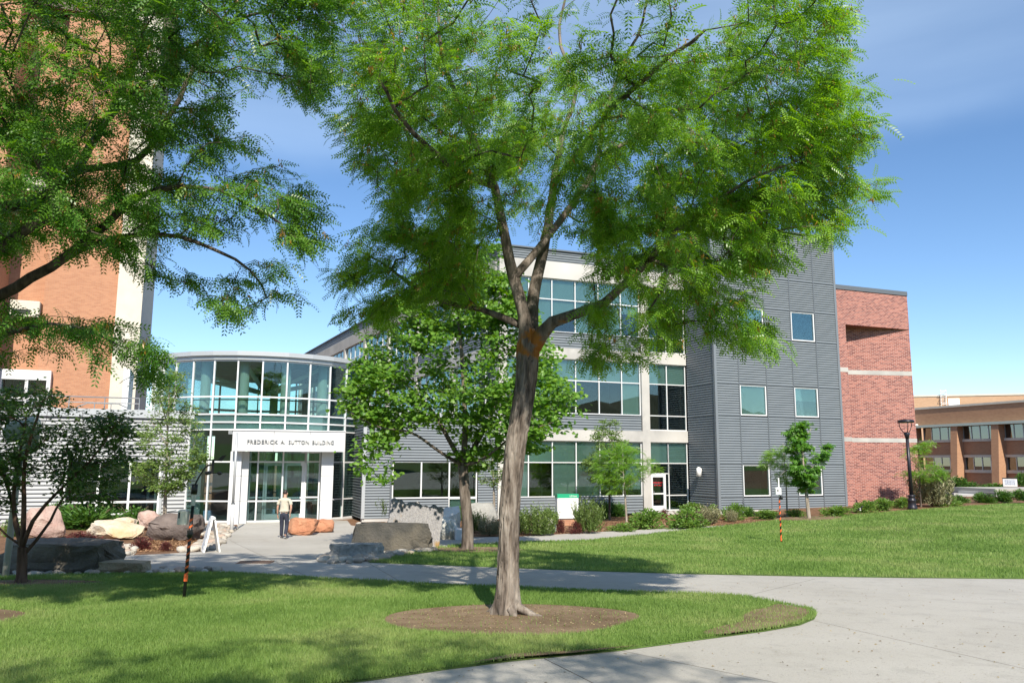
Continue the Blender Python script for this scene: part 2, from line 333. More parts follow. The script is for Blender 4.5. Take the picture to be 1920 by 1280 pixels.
mp_ = G(876, 1033); ringM = ring(mp_[0]+.2, mp_[1], 1.7, 1.1, seed=6, am=.12); sp_ = G(1517, 973); ringS = ring(sp_[0], sp_[1], 1.5, 1.3, seed=8)
jm_ = G(40, 1097); ringJ = ring(jm_[0]+.3, jm_[1], 1.2, .5, seed=9)
tip = gpts([(1525, 1152), (1500, 1173), (1435, 1186), (1345, 1199), (1310, 1196), (1345, 1183), (1400, 1172), (1390, 1163), (1410, 1150), (1440, 1146), (1455, 1138), (1490, 1143)])
edge_strip = gpts([(880, 1254), (960, 1243), (1080, 1233), (1200, 1219), (1080, 1229), (960, 1236)])
rings = [ringA, ringL, ringM, ringS, ringJ]
for k, r_ in enumerate(rings+[smooth_poly(tip, 2), edge_strip]): sheet('bare_soil', r_, .058+.002*(k == 6), .5, mRing)
# the campus carries on behind the photographer: grass, a line of hills (seen only mirrored in the windows)
sheet('lawn', [(-140, -9.3), (140, -9.3), (140, -160), (-140, -160)], .03, 12, mTurf)
hx = np.linspace(-2600, 2600, 90); HV = []; HF = []
for k_, x in enumerate(hx):
    h_ = 190+110*noise.noise(Vector((x*.0016, 3, 0)))+55*noise.noise(Vector((x*.006, 1, 0)))+22*noise.noise(Vector((x*.02, 5, 0))); HV += [(x, -900, -8), (x, -1250+120*noise.noise(Vector((x*.004, 0, 2))), h_*.45), (x, -1500, h_)]
    if k_: i_ = 3*k_; HF += [(i_-3, i_, i_+1, i_-2), (i_-2, i_+1, i_+2, i_-1)]
me_ = bpy.data.meshes.new('hills'); me_.from_pydata(HV, [], HF); me_.materials.append(M('hillside', (.10, .105, .05), .95, (.16, .14, .08), .01, coord='World')); tag(link('hills', me_), kind='structure')
# grass blades: countless, one mass per lawn
def blades(name, poly, n, ymin, ymax, hmul, excl, thin=()):
    poly = np.array(poly); xs_ = poly[:, 0]; out_ = []
    x = rng.uniform(xs_.min(), xs_.max(), n*6); y = rng.uniform(max(ymin, poly[:, 1].min()), min(ymax, poly[:, 1].max()), n*6)
    k = inpoly(x, y, poly) & (np.abs(x/np.maximum(y, .1)) < .70) & (rng.random(n*6) < np.clip((9./np.maximum(y, 5))**1.6, .04, 1) if ymax < 25 else rng.random(n*6) < np.clip((20./y)**1.3, .05, 1))
    for r_, keep in excl: k &= ~(inpoly(x, y, r_) & (rng.random(len(x)) > keep))
    x, y = x[k][:n], y[k][:n]; m = len(x); z = gz(x, y)+.044
    h = (.032+.035*rng.random(m))*hmul*(1+.35*np.sin(x*1.7+np.cos(y*1.3)*2)*.5); wd = np.maximum(.0035, y*.00042)*(.8+.5*rng.random(m)); a = rng.uniform(0, 2*np.pi, m); l = rng.uniform(0, .75, m)*h; b = rng.uniform(0, 2*np.pi, m)
    V = np.empty((m, 3, 3)); V[:, 0] = np.stack([x-np.cos(a)*wd, y-np.sin(a)*wd, z], -1); V[:, 1] = np.stack([x+np.cos(a)*wd, y+np.sin(a)*wd, z], -1)
    V[:, 2] = np.stack([x+np.cos(b)*l, y+np.sin(b)*l, z+h], -1); v = rng.random(m)
    o = link(name, np_mesh(name, V.reshape(-1, 3), np.arange(m*3).reshape(-1, 3), mGrass, np.repeat(v, 3)))
    print(name, m); return o
tipB = smooth_poly(tip, 2)
ex = [(ringA, .02), (ringL, .02), (ringJ, .03), (tipB, .28), (edge_strip, .3)]
tag(blades('grass', lawnA, 330000, 5.5, 20, 1.0, ex), 'mown grass of the foreground lawn around the big tree', 'grass', kind='stuff')
tag(blades('grass', lawnB, 170000, 17, 50, 1.35, [(ringM, .1), (ringS, .1)]), 'mown grass of the lawn sloping up behind the walkway', 'grass', kind='stuff')
# ================================================================== MAIN BUILDING  (local x along the facade, y into the building, z above -2.9)
PHI = R(21); Z0 = -2.9
BLD = empty('campus_building', (7.49, 45.7, Z0), PHI)
tag(BLD, 'three storey campus building with grey metal tower, red brick end and round glass lobby', 'building')
dv = np.array([math.cos(PHI), math.sin(PHI)]); bv = np.array([-math.sin(PHI), math.cos(PHI)]); Ob = np.array([7.49, 45.7])
def loc(X, Y): d = np.array([X, Y])-Ob; return float(d@dv), float(d@bv)
def Lp(px, py, ly):                                            # photo pixel on the local plane y = ly
    r = ray(px, py); t = (ly+Ob@bv)/(r[:2]@bv); P = r*t; return float((P[:2]-Ob)@dv), float(P[2])
z_ = lambda z: z-Z0
CORR = {}
def corr_mesh(w, h, pitch, mat, dep=.045):
    key = (round(w, 2), round(h, 2), pitch, mat.name)
    if key in CORR: return CORR[key]
    n = max(2, round(h/pitch)); p = h/n; prof = []
    for k in range(n):
        for t, d in ((0., 0.), (.2, .06), (.45, .45), (.7, .93), (.88, 1.)): prof.append((p*(k+t), dep*d))
    prof.append((h, 0.)); m = MB(); vs = []; fs = []
    for z, d in prof: vs += [(0, d, z), (w, d, z)]
    for k in range(len(prof)-1): fs.append((2*k, 2*k+1, 2*k+3, 2*k+2))
    m.add(vs, fs); me = m.mesh('cladding_panel', mat); CORR[key] = me; return me
def panel(x0, x1, z0, z1, y, pitch=.135, mat=None, rz=0, parent=None):
    mat = mat or mClad; return link('cladding_panel', corr_mesh(x1-x0, z1-z0, pitch, mat), parent or BLD, (x0, y, z_(z0)), (0, 0, rz))
def bpart(name, x0, x1, y0, y1, z0, z1, mat, parent=None): return MB().box(x0, x1, y0, y1, z_(z0), z_(z1)).build(name, mat, parent or BLD)
def window(xs, zs, y, blinds={}, skip=(), bw=.055, glass=None, name='window', dp=.1, back=None, parent=None, mat=None):
    """frame mesh with panes and blinds as children; xs / zs are the bar positions; zs may be a list per column"""
    m = MB(); x0, x1 = xs[0], xs[-1]; h = bw/2
    for k, x in enumerate(xs): m.box(x-h, x+h, y, y+dp, z_(zs[0])-h, z_(zs[-1])+h)
    for k in range(len(xs)-1):
        for z in zs: m.box(xs[k]+h, xs[k+1]-h, y+.008, y+dp-.008, z_(z)-h+.002, z_(z)+h-.002)
    f = m.build('window_frame' if parent else name, mat or mAlu, parent or BLD); pp_ = parent or f
    for i in range(len(xs)-1):
        for j in range(len(zs)-1):
            if (i, j) in skip: continue
            MB().box(xs[i]+h, xs[i+1]-h, y+.045, y+.055, z_(zs[j])+h, z_(zs[j+1])-h).build('pane', glass or mGlass, pp_)
            b = blinds.get((i, j))
            if b:
                zt = zs[j+1]; zb = zt-(zt-zs[j])*b
                MB().box(xs[i]+h, xs[i+1]-h, y+.13, y+.14, z_(zb)+h, z_(zt)-h).build('blind', mBlind, pp_)
    return f
# ---- concrete framed facade
ST = 4.5
cols = [-8.3, -7.0, -5.6, -4.17, -2.72, -1.28, -.1]
lower = [{0: 1, 1: .0, 2: 1, 3: 1, 4: .82, 5: .82}, {0: 1, 1: 1, 2: .0, 3: .0, 4: .0, 5: 1}, {0: 1, 1: 1, 2: .6, 3: 1, 4: 1, 5: .3}]
for fl in range(3):
    zb = -1.8+ST*fl; bl = {(i, 1): 1 for i in range(6)}
    for i, v in lower[fl].items():
        if v: bl[(i, 0)] = v
    window(cols, [zb, zb+1.82, zb+2.96], .12, bl)
    if fl < 2: bpart('concrete_beam', -8.3, -.05, 0, .5, zb+2.99, zb+3.6, mConc)
    else: bpart('concrete_beam', -8.3, 2.95, 0, .5, zb+2.99, zb+3.95, mConc)
    # corrugated spandrel under the windows
    if fl: 
        panel(-8.3, -.1, zb-.9, zb-.03, .02, .15); bpart('window_sill', -8.3, -.1, -.02, .2, zb-.05, zb-.029, mTrim)
    else: panel(-8.3, -.1, -2.75, zb-.03, .02, .15)
bpart('concrete_column', -8.77, -8.3, -.003, .6, -2.9, 11.08, mConc); bpart('concrete_column', -.05, .45, -.003, .6, -2.9, 10.13, mConc)
for fl in (1, 2): 
    zb = -1.8+ST*fl
    window([.47, 1.68, 2.93], [zb-.82, zb, zb+1.82, zb+2.96], .12, {(0, 2): 1, (1, 2): 1})
    if fl == 1: bpart('concrete_beam', .45, 2.95, .004, .5, zb-1.51, zb-.85, mConc)
    bpart('concrete_beam', .45, 2.95, .004, .5, zb+2.99, zb+3.65 if fl == 1 else zb+2.991, mConc)
# ground floor door bay
window([1.68, 2.93], [-2.62, -1.8, 0, 1.16], .12, {(0, 2): 1}); window([.47, 1.68], [-.58, 0, 1.16], .12, {(0, 1): 1}); window([1.44, 1.68], [-2.62, -1.8, -.58], .125)
bpart('door_step', .4, 2.95, -.5, .5, -3.05, -2.66, mConc)
dr = MB().box(.47, .6, .1, .2, z_(-2.64), z_(-.6)).box(1.3, 1.42, .1, .2, z_(-2.64), z_(-.6)).box(.6, 1.3, .102, .198, z_(-.78), z_(-.6)).box(.6, 1.3, .102, .198, z_(-2.64), z_(-2.37)).box(.6, 1.3, .102, .198, z_(-1.74), z_(-1.66)).build('door', mAlu, BLD)
MB().box(.6, 1.3, .145, .155, z_(-2.37), z_(-1.74)).build('pane', mGlass, dr); MB().box(.6, 1.3, .145, .155, z_(-1.66), z_(-.78)).build('pane', mGlass, dr)
MB().box(.63, .66, .06, .1, z_(-1.75), z_(-1.55)).build('handle', mSteel, dr)
mRed = M('red_lettering', (.65, .02, .025), .5)
def letters(txt, size, mat, parent, loc_, rot, name='lettering', ext=.01, align='CENTER', space=1.0):
    cu = bpy.data.curves.new('text', 'FONT'); cu.body = txt; cu.size = size; cu.extrude = ext; cu.align_x = align; cu.space_character = space; cu.resolution_u = 2
    tmp = bpy.data.objects.new('text', cu); COL.objects.link(tmp); bpy.context.view_layer.update()
    me = bpy.data.meshes.new_from_object(tmp.evaluated_get(bpy.context.evaluated_depsgraph_get())); bpy.data.objects.remove(tmp); bpy.data.curves.remove(cu)
    me.name = name; me.materials.clear(); me.materials.append(mat); return link(name, me, parent, loc_, rot)
letters('EMERGENCY', .115, mRed, dr, (.95, .138, z_(-1.13)), (R(90), 0, 0), ext=.002, space=.9); letters('EXIT ONLY', .1, mRed, dr, (.95, .138, z_(-1.27)), (R(90), 0, 0), ext=.002)
# parapet of the three storey wing and its long side face
panel(-8.77, 3.0, 11.10, 11.78, .02, .15); bpart('coping', -8.9, 3.0, -.06, .5, 11.78, 11.86, mTrim)
sd = np.array([-.089, .996]); SA = math.atan2(sd[1], sd[0])-math.pi      # side face runs back from the corner
side = empty('side_wall', (-8.77, 0, 0), math.atan2(sd[1], sd[0]), BLD)    # its local x runs back, local +y is outward (left)
def spart(name, x0, x1, y0, y1, z0, z1, mat): return MB().box(x0, x1, y0, y1, z_(z0), z_(z1)).build(name, mat, side)
LEN = 56.
spart('concrete_beam', .5, LEN, -.4, 0, 10.16, 11.09, mConc); spart('coping', -.1, LEN, -.5, .08, 11.78, 11.86, mTrim)
o = link('cladding_panel', corr_mesh(LEN, .69, .15, mClad), side, (LEN, .0, z_(11.09)), (0, 0, math.pi))
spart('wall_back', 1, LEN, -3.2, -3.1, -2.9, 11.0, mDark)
k = 0
x = 0.
while x < LEN-7:
    xa, xb = x+.5, x+6.6
    spart('concrete_column', xb, xb+.5, -.45, .004, -2.9, 10.16, mConc)
    for fl in range(1, 3):
        zb = -1.8+ST*fl; m = MB(); h = .03; zs = [zb, zb+1.82, zb+2.96]; xm = list(np.linspace(xa, xb, 5))
        for q in xm: m.box(q-h, q+h, -.22, -.12, z_(zs[0]), z_(zs[-1]))
        for q in zs: m.box(xa, xb, -.215, -.125, z_(q)-h, z_(q)+h)
        m.build('window_frame', mAlu, side)
        for i in range(4):
            for j in range(2): MB().box(xm[i]+h, xm[i+1]-h, -.175, -.165, z_(zs[j])+h, z_(zs[j+1])-h).build('pane', mGlass, side)
        spart('concrete_beam', xa, xb, -.4, 0, zb-1.5, zb-.9, mConc); o = link('cladding_panel', corr_mesh(xb-xa, .87, .15, mClad), side, (xb, -.02, z_(zb-.9)), (0, 0, math.pi))
    x += 6.6
# floors, core and roof of the wing
for z in (-2.88, 1.3, 5.8, 10.3): bpart('floor_slab', -8.6, 11.2, .5, 12, z, z+.3, mInt)
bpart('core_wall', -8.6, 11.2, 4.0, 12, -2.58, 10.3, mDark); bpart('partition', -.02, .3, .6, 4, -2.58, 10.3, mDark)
MB().prism([(-8.5, .5), (11, .5), (11, 30), (-8.5-.089*55, 55)], z_(11.2), z_(11.3)).build('roof', mTrim, BLD)
# ---- grey metal tower
mTrimC = M('corner_trim_metal', (.19, .21, .23), .45, metal=.2)
TX = [3.0, 4.56, 6.46, 8.34, 10.14, 11.75]; TY = -2.8
TZ = [-2.5, -1.8, 0.0, 2.65, 4.43, 7.1, 8.88, 10.7, 13.55]; wins = {(1, 1), (3, 1), (1, 3), (3, 3), (1, 5), (3, 5)}
for i in range(5):
    for j in range(8):
        if (i, j) in wins:
            x0, x1, z0, z1 = TX[i]+.05, TX[i+1]-.06, TZ[j]+.02, TZ[j+1]-.05
            f = window([x0+.03, x1-.03], [z0+.03, z1-.03], TY+.02, {(0, 0): {(1, 1): 0, (3, 1): 1, (1, 3): 1, (3, 3): .48, (1, 5): 1, (3, 5): 0}[(i, j)]}, bw=.07, dp=.14)
            MB().box(x0-.04, x1+.05, TY-.012, TY+.02, z_(z1), z_(z1)+.045).build('head_trim', mTrim, f)
            bpart('window_reveal', TX[i]-.01, TX[i]+.045, TY+.0, TY+.2, z0, z1, mTrim)
        else: panel(TX[i]+.03, TX[i+1]-.03, TZ[j]+.03, TZ[j+1]-.03, TY+.0)
for x in TX[1:-1]: bpart('vertical_batten', x-.03, x+.03, TY-.006, TY+.05, -2.5, 13.55, mTrim)
for z in TZ[1:-1]:
    for i in range(5): bpart('joint_trim', TX[i]+.03, TX[i+1]-.03, TY+.002, TY+.05, z-.03, z+.03, mTrim) if not ((i, TZ.index(z)) in wins or (i, TZ.index(z)-1) in wins) else None
bpart('corner_trim', 2.93, 3.08, TY-.02, TY+.13, -2.5, 13.6, mTrimC); bpart('corner_trim', 11.68, 11.83, TY-.02, TY+.13, -2.5, 13.6, mTrimC)
for j in range(8):                                              # side faces of the tower
    link('cladding_panel', corr_mesh(2.68, TZ[j+1]-TZ[j]-.06, .135, mClad), BLD, (2.96, .0 if True else 0, z_(TZ[j]+.03)), (0, 0, R(-90)))
    if j: bpart('joint_trim', 2.955, 3.0, TY+.13, -.01, TZ[j]-.03, TZ[j]+.03, mTrim)
    link('cladding_panel', corr_mesh(6., TZ[j+1]-TZ[j], .135, mClad), BLD, (11.79, TY+.13, z_(TZ[j])), (0, 0, R(90)))
bpart('plinth', 3.02, 11.74, TY+.05, 0, -3.1, -2.5, mConc)
bpart('coping', 2.9, 11.86, TY-.05, 6, 13.6, 13.68, mTrim); link('cladding_panel', corr_mesh(6., 1.9, .15, mClad), BLD, (2.96, 6.0, z_(11.7)), (0, 0, R(-90)))
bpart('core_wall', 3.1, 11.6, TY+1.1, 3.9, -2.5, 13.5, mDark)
wl = MB().box(2.8, 2.96, -1.33, -1.27, z_(-.42), z_(-.36)).build('wall_light', mSteel, BLD)
MB().tube([(2.74, -1.3, z_(-.72)), (2.76, -1.3, z_(-.28)), (2.78, -1.3, z_(-.22))], [.14, .15, .08], 14).build('shade', mWhite, wl, smooth=True)
pl = MB()                                                         # small plant on the window ledge
for k in range(14):
    a = k*2.4; pl.add([(9.6, TY+.24, z_(2.7)), (9.6+.22*math.cos(a), TY+.24, z_(2.78+.22*abs(math.sin(a*1.3)))), (9.63+.2*math.cos(a), TY+.26, z_(2.74+.2*abs(math.sin(a*1.3))))], [(0, 1, 2)])
pl.build('potted_plant', M('ledge_plant', (.30, .34, .12), .6), BLD)
# ---- red brick end with a wedge cut recess
BX0, BX1, BY, JX = 11.85, 17.85, TY+.3, 12.72
bpart('brick_wall', BX0, BX1, BY, BY+6, 8.39, 10.55, mBrick); bpart('brick_pier', BX0, JX, BY, BY+6, -3.1, 8.388, mBrick)
MB().prism([(JX+.002, BY+1.2), (BX1, BY+.02), (BX1, BY+6), (JX+.002, BY+6)], z_(-3.1), z_(8.386)).build('brick_wall', mBrick, BLD)
for za, zb in ((5.48, 5.75), (1.33, 1.58)):
    bpart('stone_band', BX0, JX+.01, BY-.012, BY+.1, za, zb, mConc)
    MB().prism([(JX+.012, BY+1.185), (BX1+.012, BY+.006), (BX1+.012, BY+.3), (JX+.012, BY+1.4)], z_(za), z_(zb)).build('stone_band', mConc, BLD)
bpart('coping', BX0-.02, BX1+.0, BY-.05, BY+6, 10.55, 10.82, mTrim)
# ---- one storey metal wing right of the lobby
RX0 = -15.9; ZT = 2.3
wx = [-14.35, -12.88, -11.4, -9.93]
window(wx, [-1.78, 0.02], .1, {(0, 0): .0, (1, 0): 0, (2, 0): 0}, bw=.07)
f = window([-11.4, -9.93], [-2.7, -1.84], .1, {(0, 0): 1}, bw=.05)
panel(RX0+.15, wx[0]-.12, -2.75, ZT, .02); panel(wx[0]-.12, -8.8, .08, ZT, .02); panel(wx[0]-.12, wx[2]-.06, -2.75, -1.84, .02); panel(wx[3]+.06, -8.8, -2.75, .08, .02)
bpart('vertical_batten', wx[0]-.15, wx[0]-.05, -.01, .1, -2.75, .1, mTrim); bpart('corner_trim', RX0, RX0+.16, -.02, .14, -2.75, ZT+.03, mTrimL); bpart('coping', RX0-.05, -8.6, -.06, .5, ZT, ZT+.22, mTrimL)
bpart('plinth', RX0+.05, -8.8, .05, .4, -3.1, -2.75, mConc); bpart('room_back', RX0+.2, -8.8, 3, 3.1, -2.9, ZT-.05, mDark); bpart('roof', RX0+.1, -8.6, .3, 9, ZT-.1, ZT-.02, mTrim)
link('cladding_panel', corr_mesh(3., ZT+2.75, .135, mClad), BLD, (RX0+.02, 3.1, z_(-2.75)), (0, 0, R(-90)))
# ---- one storey metal wing left of the lobby
LX1, LYW = -23.3, 2.0
lxs = [Lp(p, 900, LYW)[0] for p in (122, 184, 242.5, 299)]; lend = LX1-13
window(lxs, [-2.45, -1.9, 0.0], LYW+.1, bw=.1)
CL = dict(pitch=.18, mat=mCladL)
panel(lxs[-1]+.12, LX1-.2, -2.75, 2.0, LYW+.02, **CL); panel(lxs[0]-.1, lxs[-1]+.12, .06, 2.0, LYW+.02, **CL); panel(lend, lxs[0]-.1, -2.75, 2.0, LYW+.02, **CL)
bpart('corner_trim', LX1-.22, LX1, LYW-.03, LYW+.2, -2.75, 2.02, mTrimL); bpart('vertical_batten', lxs[-1]+.04, lxs[-1]+.16, LYW-.02, LYW+.1, -2.75, .06, mTrimL)
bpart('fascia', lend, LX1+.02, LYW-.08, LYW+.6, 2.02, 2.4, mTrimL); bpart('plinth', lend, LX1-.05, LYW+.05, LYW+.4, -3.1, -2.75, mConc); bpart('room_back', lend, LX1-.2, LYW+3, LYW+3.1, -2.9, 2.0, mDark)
bpart('roof', lend, LX1, LYW+.3, LYW+9, 1.9, 2.0, mTrimL); link('cladding_panel', corr_mesh(3., 4.7, .18, mCladL), BLD, (LX1-.02, LYW+.2, z_(-2.75)), (0, 0, R(90)))
rl = MB(); rx0, rx1, ry = LX1-10.5, LX1-3.0, LYW+.5
rl.bar((rx0, ry, z_(2.98)), (rx1, ry, z_(2.98)), .03); rl.bar((rx0, ry, z_(2.72)), (rx1, ry, z_(2.72)), .022)
q = rx0
while q <= rx1+.01: rl.bar((q, ry, z_(2.38)), (q, ry, z_(2.98)), .025); q += 1.5
rl.tube([(rx1-2.6, ry-.2, z_(2.38)), (rx1-2.6, ry-.2, z_(2.5)), (rx1-2.2, ry-.2, z_(2.68)), (rx1-.9, ry-.2, z_(2.68)), (rx1-.5, ry-.2, z_(2.5)), (rx1-.5, ry-.2, z_(2.38))], .028, 6)
for q in (rx1-1.9, rx1-1.2): rl.bar((q, ry-.2, z_(2.38)), (q, ry-.2, z_(2.68)), .022)
rl.build('roof_railing', mSteel, BLD)
# ---- round glass lobby
cx, cy = loc(-13.7, 44.4); RR = 5.7
ROT = link('rotunda', None, BLD, (cx, cy, 0)); NP = 31; DA = 2*math.pi/NP; A0 = R(3.9)-PHI     # angle measured from local -y, clockwise seen from above -> to +x
def pol(a, r): return (r*math.sin(a), -r*math.cos(a))
LV = [-2.81, -1.87, -.02, 1.51, 1.87, 2.25, 3.1, 4.86]
m = MB(); n = NP
def ringm(r0, r1, z0, z1, mat, name, par, seg=NP, a0=None):
    vs = []; fs = []; a0 = A0 if a0 is None else a0
    for k in range(seg):
        a = a0+2*math.pi*k/seg
        for r, z in ((r0, z0), (r1, z0), (r1, z1), (r0, z1)): x, y = pol(a, r); vs.append((x, y, z_(z)))
    for k in range(seg):
        i = 4*k; j = 4*((k+1) % seg)
        for q in range(4): fs.append((i+q, i+(q+1) % 4, j+(q+1) % 4, j+q))
    return MB().add(vs, fs).build(name, mat, par)
for z in LV: ringm(RR-.06, RR+.045, z-.035, z+.035, mAlu, 'ring_bar', ROT)
ringm(RR-.3, RR+.14, 4.9, 5.08, mTrimL, 'fascia_ring', ROT); ringm(RR-.3, RR+.28, 5.082, 5.3, mTrimL, 'roof_edge', ROT); ringm(RR-.1, RR+.1, -3.1, -2.85, mConc, 'plinth', ROT)
pm = {}
w = 2*RR*math.sin(DA/2)
for j in range(len(LV)-1): pm[j] = MB().box(-w/2+.02, w/2-.02, -.005, .005, z_(LV[j])+.03, z_(LV[j+1])-.03).mesh('pane', mGlassR)
mm = MB().box(-.035, .035, -.06, .06, z_(-2.85), z_(4.9)).mesh('mullion', mAlu)
spm = MB().box(-w/2+.02, w/2-.02, .05, .06, z_(1.5), z_(2.25)).mesh('spandrel', M('spandrel_panel', (.36, .44, .42), .6))
for k in range(NP):
    a = A0+k*DA; x, y = pol(a, RR); link('mullion', mm, ROT, (x, y, 0), (0, 0, a))
    am = a+DA/2; x, y = pol(am, RR*math.cos(DA/2)); front = math.cos(am+PHI) > -.25
    for j in pm:
        if j < 3 and not front: continue
        link('pane', pm[j], ROT, (x, y, 0), (0, 0, am))
    link('spandrel', spm, ROT, (x, y, 0), (0, 0, am))
def disc(r, z0, z1, mat, name, par, seg=62): return MB().prism([pol(2*math.pi*k/seg, r)[::1] for k in range(seg)], z_(z0), z_(z1)).build(name, mat, par)
disc(RR-.15, 1.62, 2.1, mInt, 'floor_slab', ROT); disc(RR-.05, 4.95, 5.25, M('lobby_ceiling', (.22, .25, .235), .8), 'ceiling', ROT); disc(RR-.1, -2.95, -2.84, M('lobby_floor', (.22, .22, .2), .3), 'floor', ROT)
cmesh = MB().lathe([(.24, z_(-2.8)), (.24, z_(4.95))], 20).mesh('column', mGreenCol, True)
for k in range(-4, 9):
    a = A0+R(1.3)+k*DA*2; x, y = pol(a, RR-.75); link('column', cmesh, ROT, (x, y, 0))
    if k % 2 == 0: MB().bar((x, y, z_(4.8)), (0, 0, z_(3.7)), .11, 6).build('roof_strut', mGreenCol, ROT)
    MB().bar((x, y, z_(4.75)), tuple(np.array([x, y])*.1)+(z_(4.85),), .09, 4).build('roof_beam', mInt, ROT)
MB().tube([(0, 0, z_(3.6)), (0, 0, z_(4.9))], [.25, .4], 12).build('roof_hub', mDark, ROT)
bw_ = MB()
for k in range(8): 
    a = R(95)+k*R(21)-PHI; x, y = pol(a, RR-.4); bw_.box(x-.6, x+.6, y-.1, y+.1, z_(-2.84), z_(1.6))
bw_.build('lobby_back_wall', M('lobby_wall', (.16, .17, .155), .9), ROT)
rail = [pol(2*math.pi*k/40, RR-.5)+(z_(3.0),) for k in range(41)]; MB().tube(rail, .035, 5).build('guard_rail', mDark, ROT)
MB().box(-7.3, -7.0, 1.5, 4.2, z_(-2.8), z_(4.95)).build('end_panel', mPanel, ROT)
# ---- entrance portal
pa = R(15); u0, v0 = loc(-13.2, 38.0); PT = link('entrance_portal', None, BLD, (u0, v0, 0), (0, 0, pa-PHI))
def pp(name, x0, x1, y0, y1, z0, z1, mat, par=None): return MB().box(x0, x1, y0, y1, z_(z0), z_(z1)).build(name, mat, par or PT)
W_ = 5.2
for k, (a, b) in enumerate(((.08, 1.92), (1.935, 3.57), (3.585, W_))): pp('fascia_panel', a, b, -.62, -.5, .47, 1.42, mPanel)
pp('canopy', .1, W_-.02, -.5, 2.0, .5, 1.4, mPanel); pp('canopy_coping', .04, W_+.04, -.66, 2.0, 1.42, 1.47, mPanel); pp('scupper', -.12, .08, -.55, -.3, 1.25, 1.42, mSteel)
for za, zb in ((-2.9, -1.85), (-1.84, -.68), (-.67, .468)):
    pp('pier_panel', 0, .5, -.1, .3, za, zb, mPanel); pp('pier_panel', .2, .82, .303, 1.1, za, zb, mPanel); pp('pier_panel', 4.18, 4.75, .1, .5, za, zb, mPanel); pp('pier_panel', 4.18, 4.5, .503, 1.6, za, zb, mPanel)
dy = 1.0
def dframe(xs, zs, skip=()): return window(xs, zs, dy, {}, skip, bw=.07, glass=mGlassR, parent=PT)
dframe([.85, 1.52], [-2.82, -1.72, 0.0, .45]); dframe([3.42, 4.12], [-2.82, -1.72, 0.0, .45]); dframe([1.52, 3.42], [.0, .45])
for a, b in ((1.57, 2.45), (2.49, 3.38)):
    d_ = MB().box(a, a+.1, dy+.01, dy+.08, z_(-2.85), z_(-.05)).box(b-.1, b, dy+.01, dy+.08, z_(-2.85), z_(-.05)).box(a+.1, b-.1, dy+.012, dy+.078, z_(-.2), z_(-.05)).box(a+.1, b-.1, dy+.012, dy+.078, z_(-2.85), z_(-2.5)).box(a+.1, b-.1, dy+.012, dy+.078, z_(-1.78), z_(-1.7)).build('door', mAlu, PT)
    MB().box(a+.1, b-.1, dy+.04, dy+.05, z_(-2.5), z_(-1.78)).build('pane', mGlassR, PT); MB().box(a+.1, b-.1, dy+.04, dy+.05, z_(-1.7), z_(-.2)).build('pane', mGlassR, PT)
    hx = b-.16 if a < 2 else a+.16; MB().bar((hx, dy-.06, z_(-2.2)), (hx, dy-.06, z_(-1.4)), .018).build('handle', mSteel, PT)
mLet = M('raised_letters', (.30, .305, .31), .4, metal=.3)
xx = .72
for word, w_ in (('FREDERICK', 1.37), ('A.', .2), ('SUTTON', .93), ('BUILDING', 1.0)):
    o = letters(word, .255, mLet, PT, (xx, -.65, z_(.83)), (R(90), 0, 0), ext=.03, align='LEFT', space=1.04); s = w_/o.dimensions.x; o.scale = (s, 1, 1); xx += w_+.15
pp('card_reader', 4.165, 4.18, .9, 1.0, -1.75, -1.55, mBlack)
# ================================================================== OTHER BUILDINGS
# orange brick tower on the left, behind the low wing
P = at(262, 640, 60.); TW = empty('brick_tower', (P[0], P[1], -2.9), PHI); tag(TW, 'tall orange brick tower with cream concrete corner fins on the far left', 'building')
TH_ = 38.
def tp(name, x0, x1, y0, y1, z0, z1, mat, par=None): return MB().box(x0, x1, y0, y1, z0, z1).build(name, mat, par or TW)
tp('concrete_fin', -1.75, 0, -.5, 12, 0, TH_, mFin); tp('brick_wall', -6.6, -1.75, 0, 11, 0, TH_-1, mBrickO); tp('brick_recess', -9.6, -6.6, .9, 11, 0, TH_-1, mBrickO)
tp('brick_fin', -10.9, -9.1, -3.4, 11, 0, TH_-1, mBrickO); tp('concrete_fin', -12.9, -10.9, -3.7, 12, 0, TH_, mFin); tp('roof_cap', -12.6, 1.0, -.2, 11, TH_-.6, TH_+1.2, M('brown_roof_edge', (.10, .07, .055), .7))
tp('brick_wall', -20, -12.9, 0, 11, 0, TH_-1, mBrickO); tp('concrete_joint', -1.76, .01, -.51, 0, 9.6, 9.66, mFin)
for z in (4.3, 13.2, 22.6):
    if z > 5:
        b = MB().bbox(-8.7, -6.75, -.35, .9, z, z+1.15, .05).build('air_conditioner', mFin, TW); MB().box(-8.45, -7.3, -.36, -.34, z+.15, z+.5).build('grille', mDark, b)
w = tp('window_bay', -8.9, -5.6, -.55, .9, 3.2, 3.55, mAlu); tp('bay_post', -5.85, -5.6, -.55, .5, 3.55, 8.6, mAlu); tp('bay_post', -8.9, -8.65, -.55, .9, 3.55, 8.6, mAlu); tp('bay_head', -8.9, -5.6, -.57, .9, 8.6, 9.3, mAlu); tp('bay_post', -7.2, -7.0, -.53, .5, 3.55, 8.6, mAlu); tp('bay_rail', -8.65, -5.85, -.5, .5, 7.2, 7.35, mAlu)
for a, b in ((-8.65, -7.2), (-7.0, -5.85)):
    for c, d in ((3.55, 7.2), (7.35, 8.6)): tp('pane', a, b, -.3, -.28, c, d, mGlass)
tp('bay_back', -8.6, -5.9, .3, .4, 3.55, 8.6, mDark)
# tan brick block far right
f0 = at(1800, 866, 95.); FB = empty('tan_brick_building', (f0[0], f0[1], -3.4), PHI); tag(FB, 'two storey tan brick building with flared piers far right beyond the lawn', 'building')
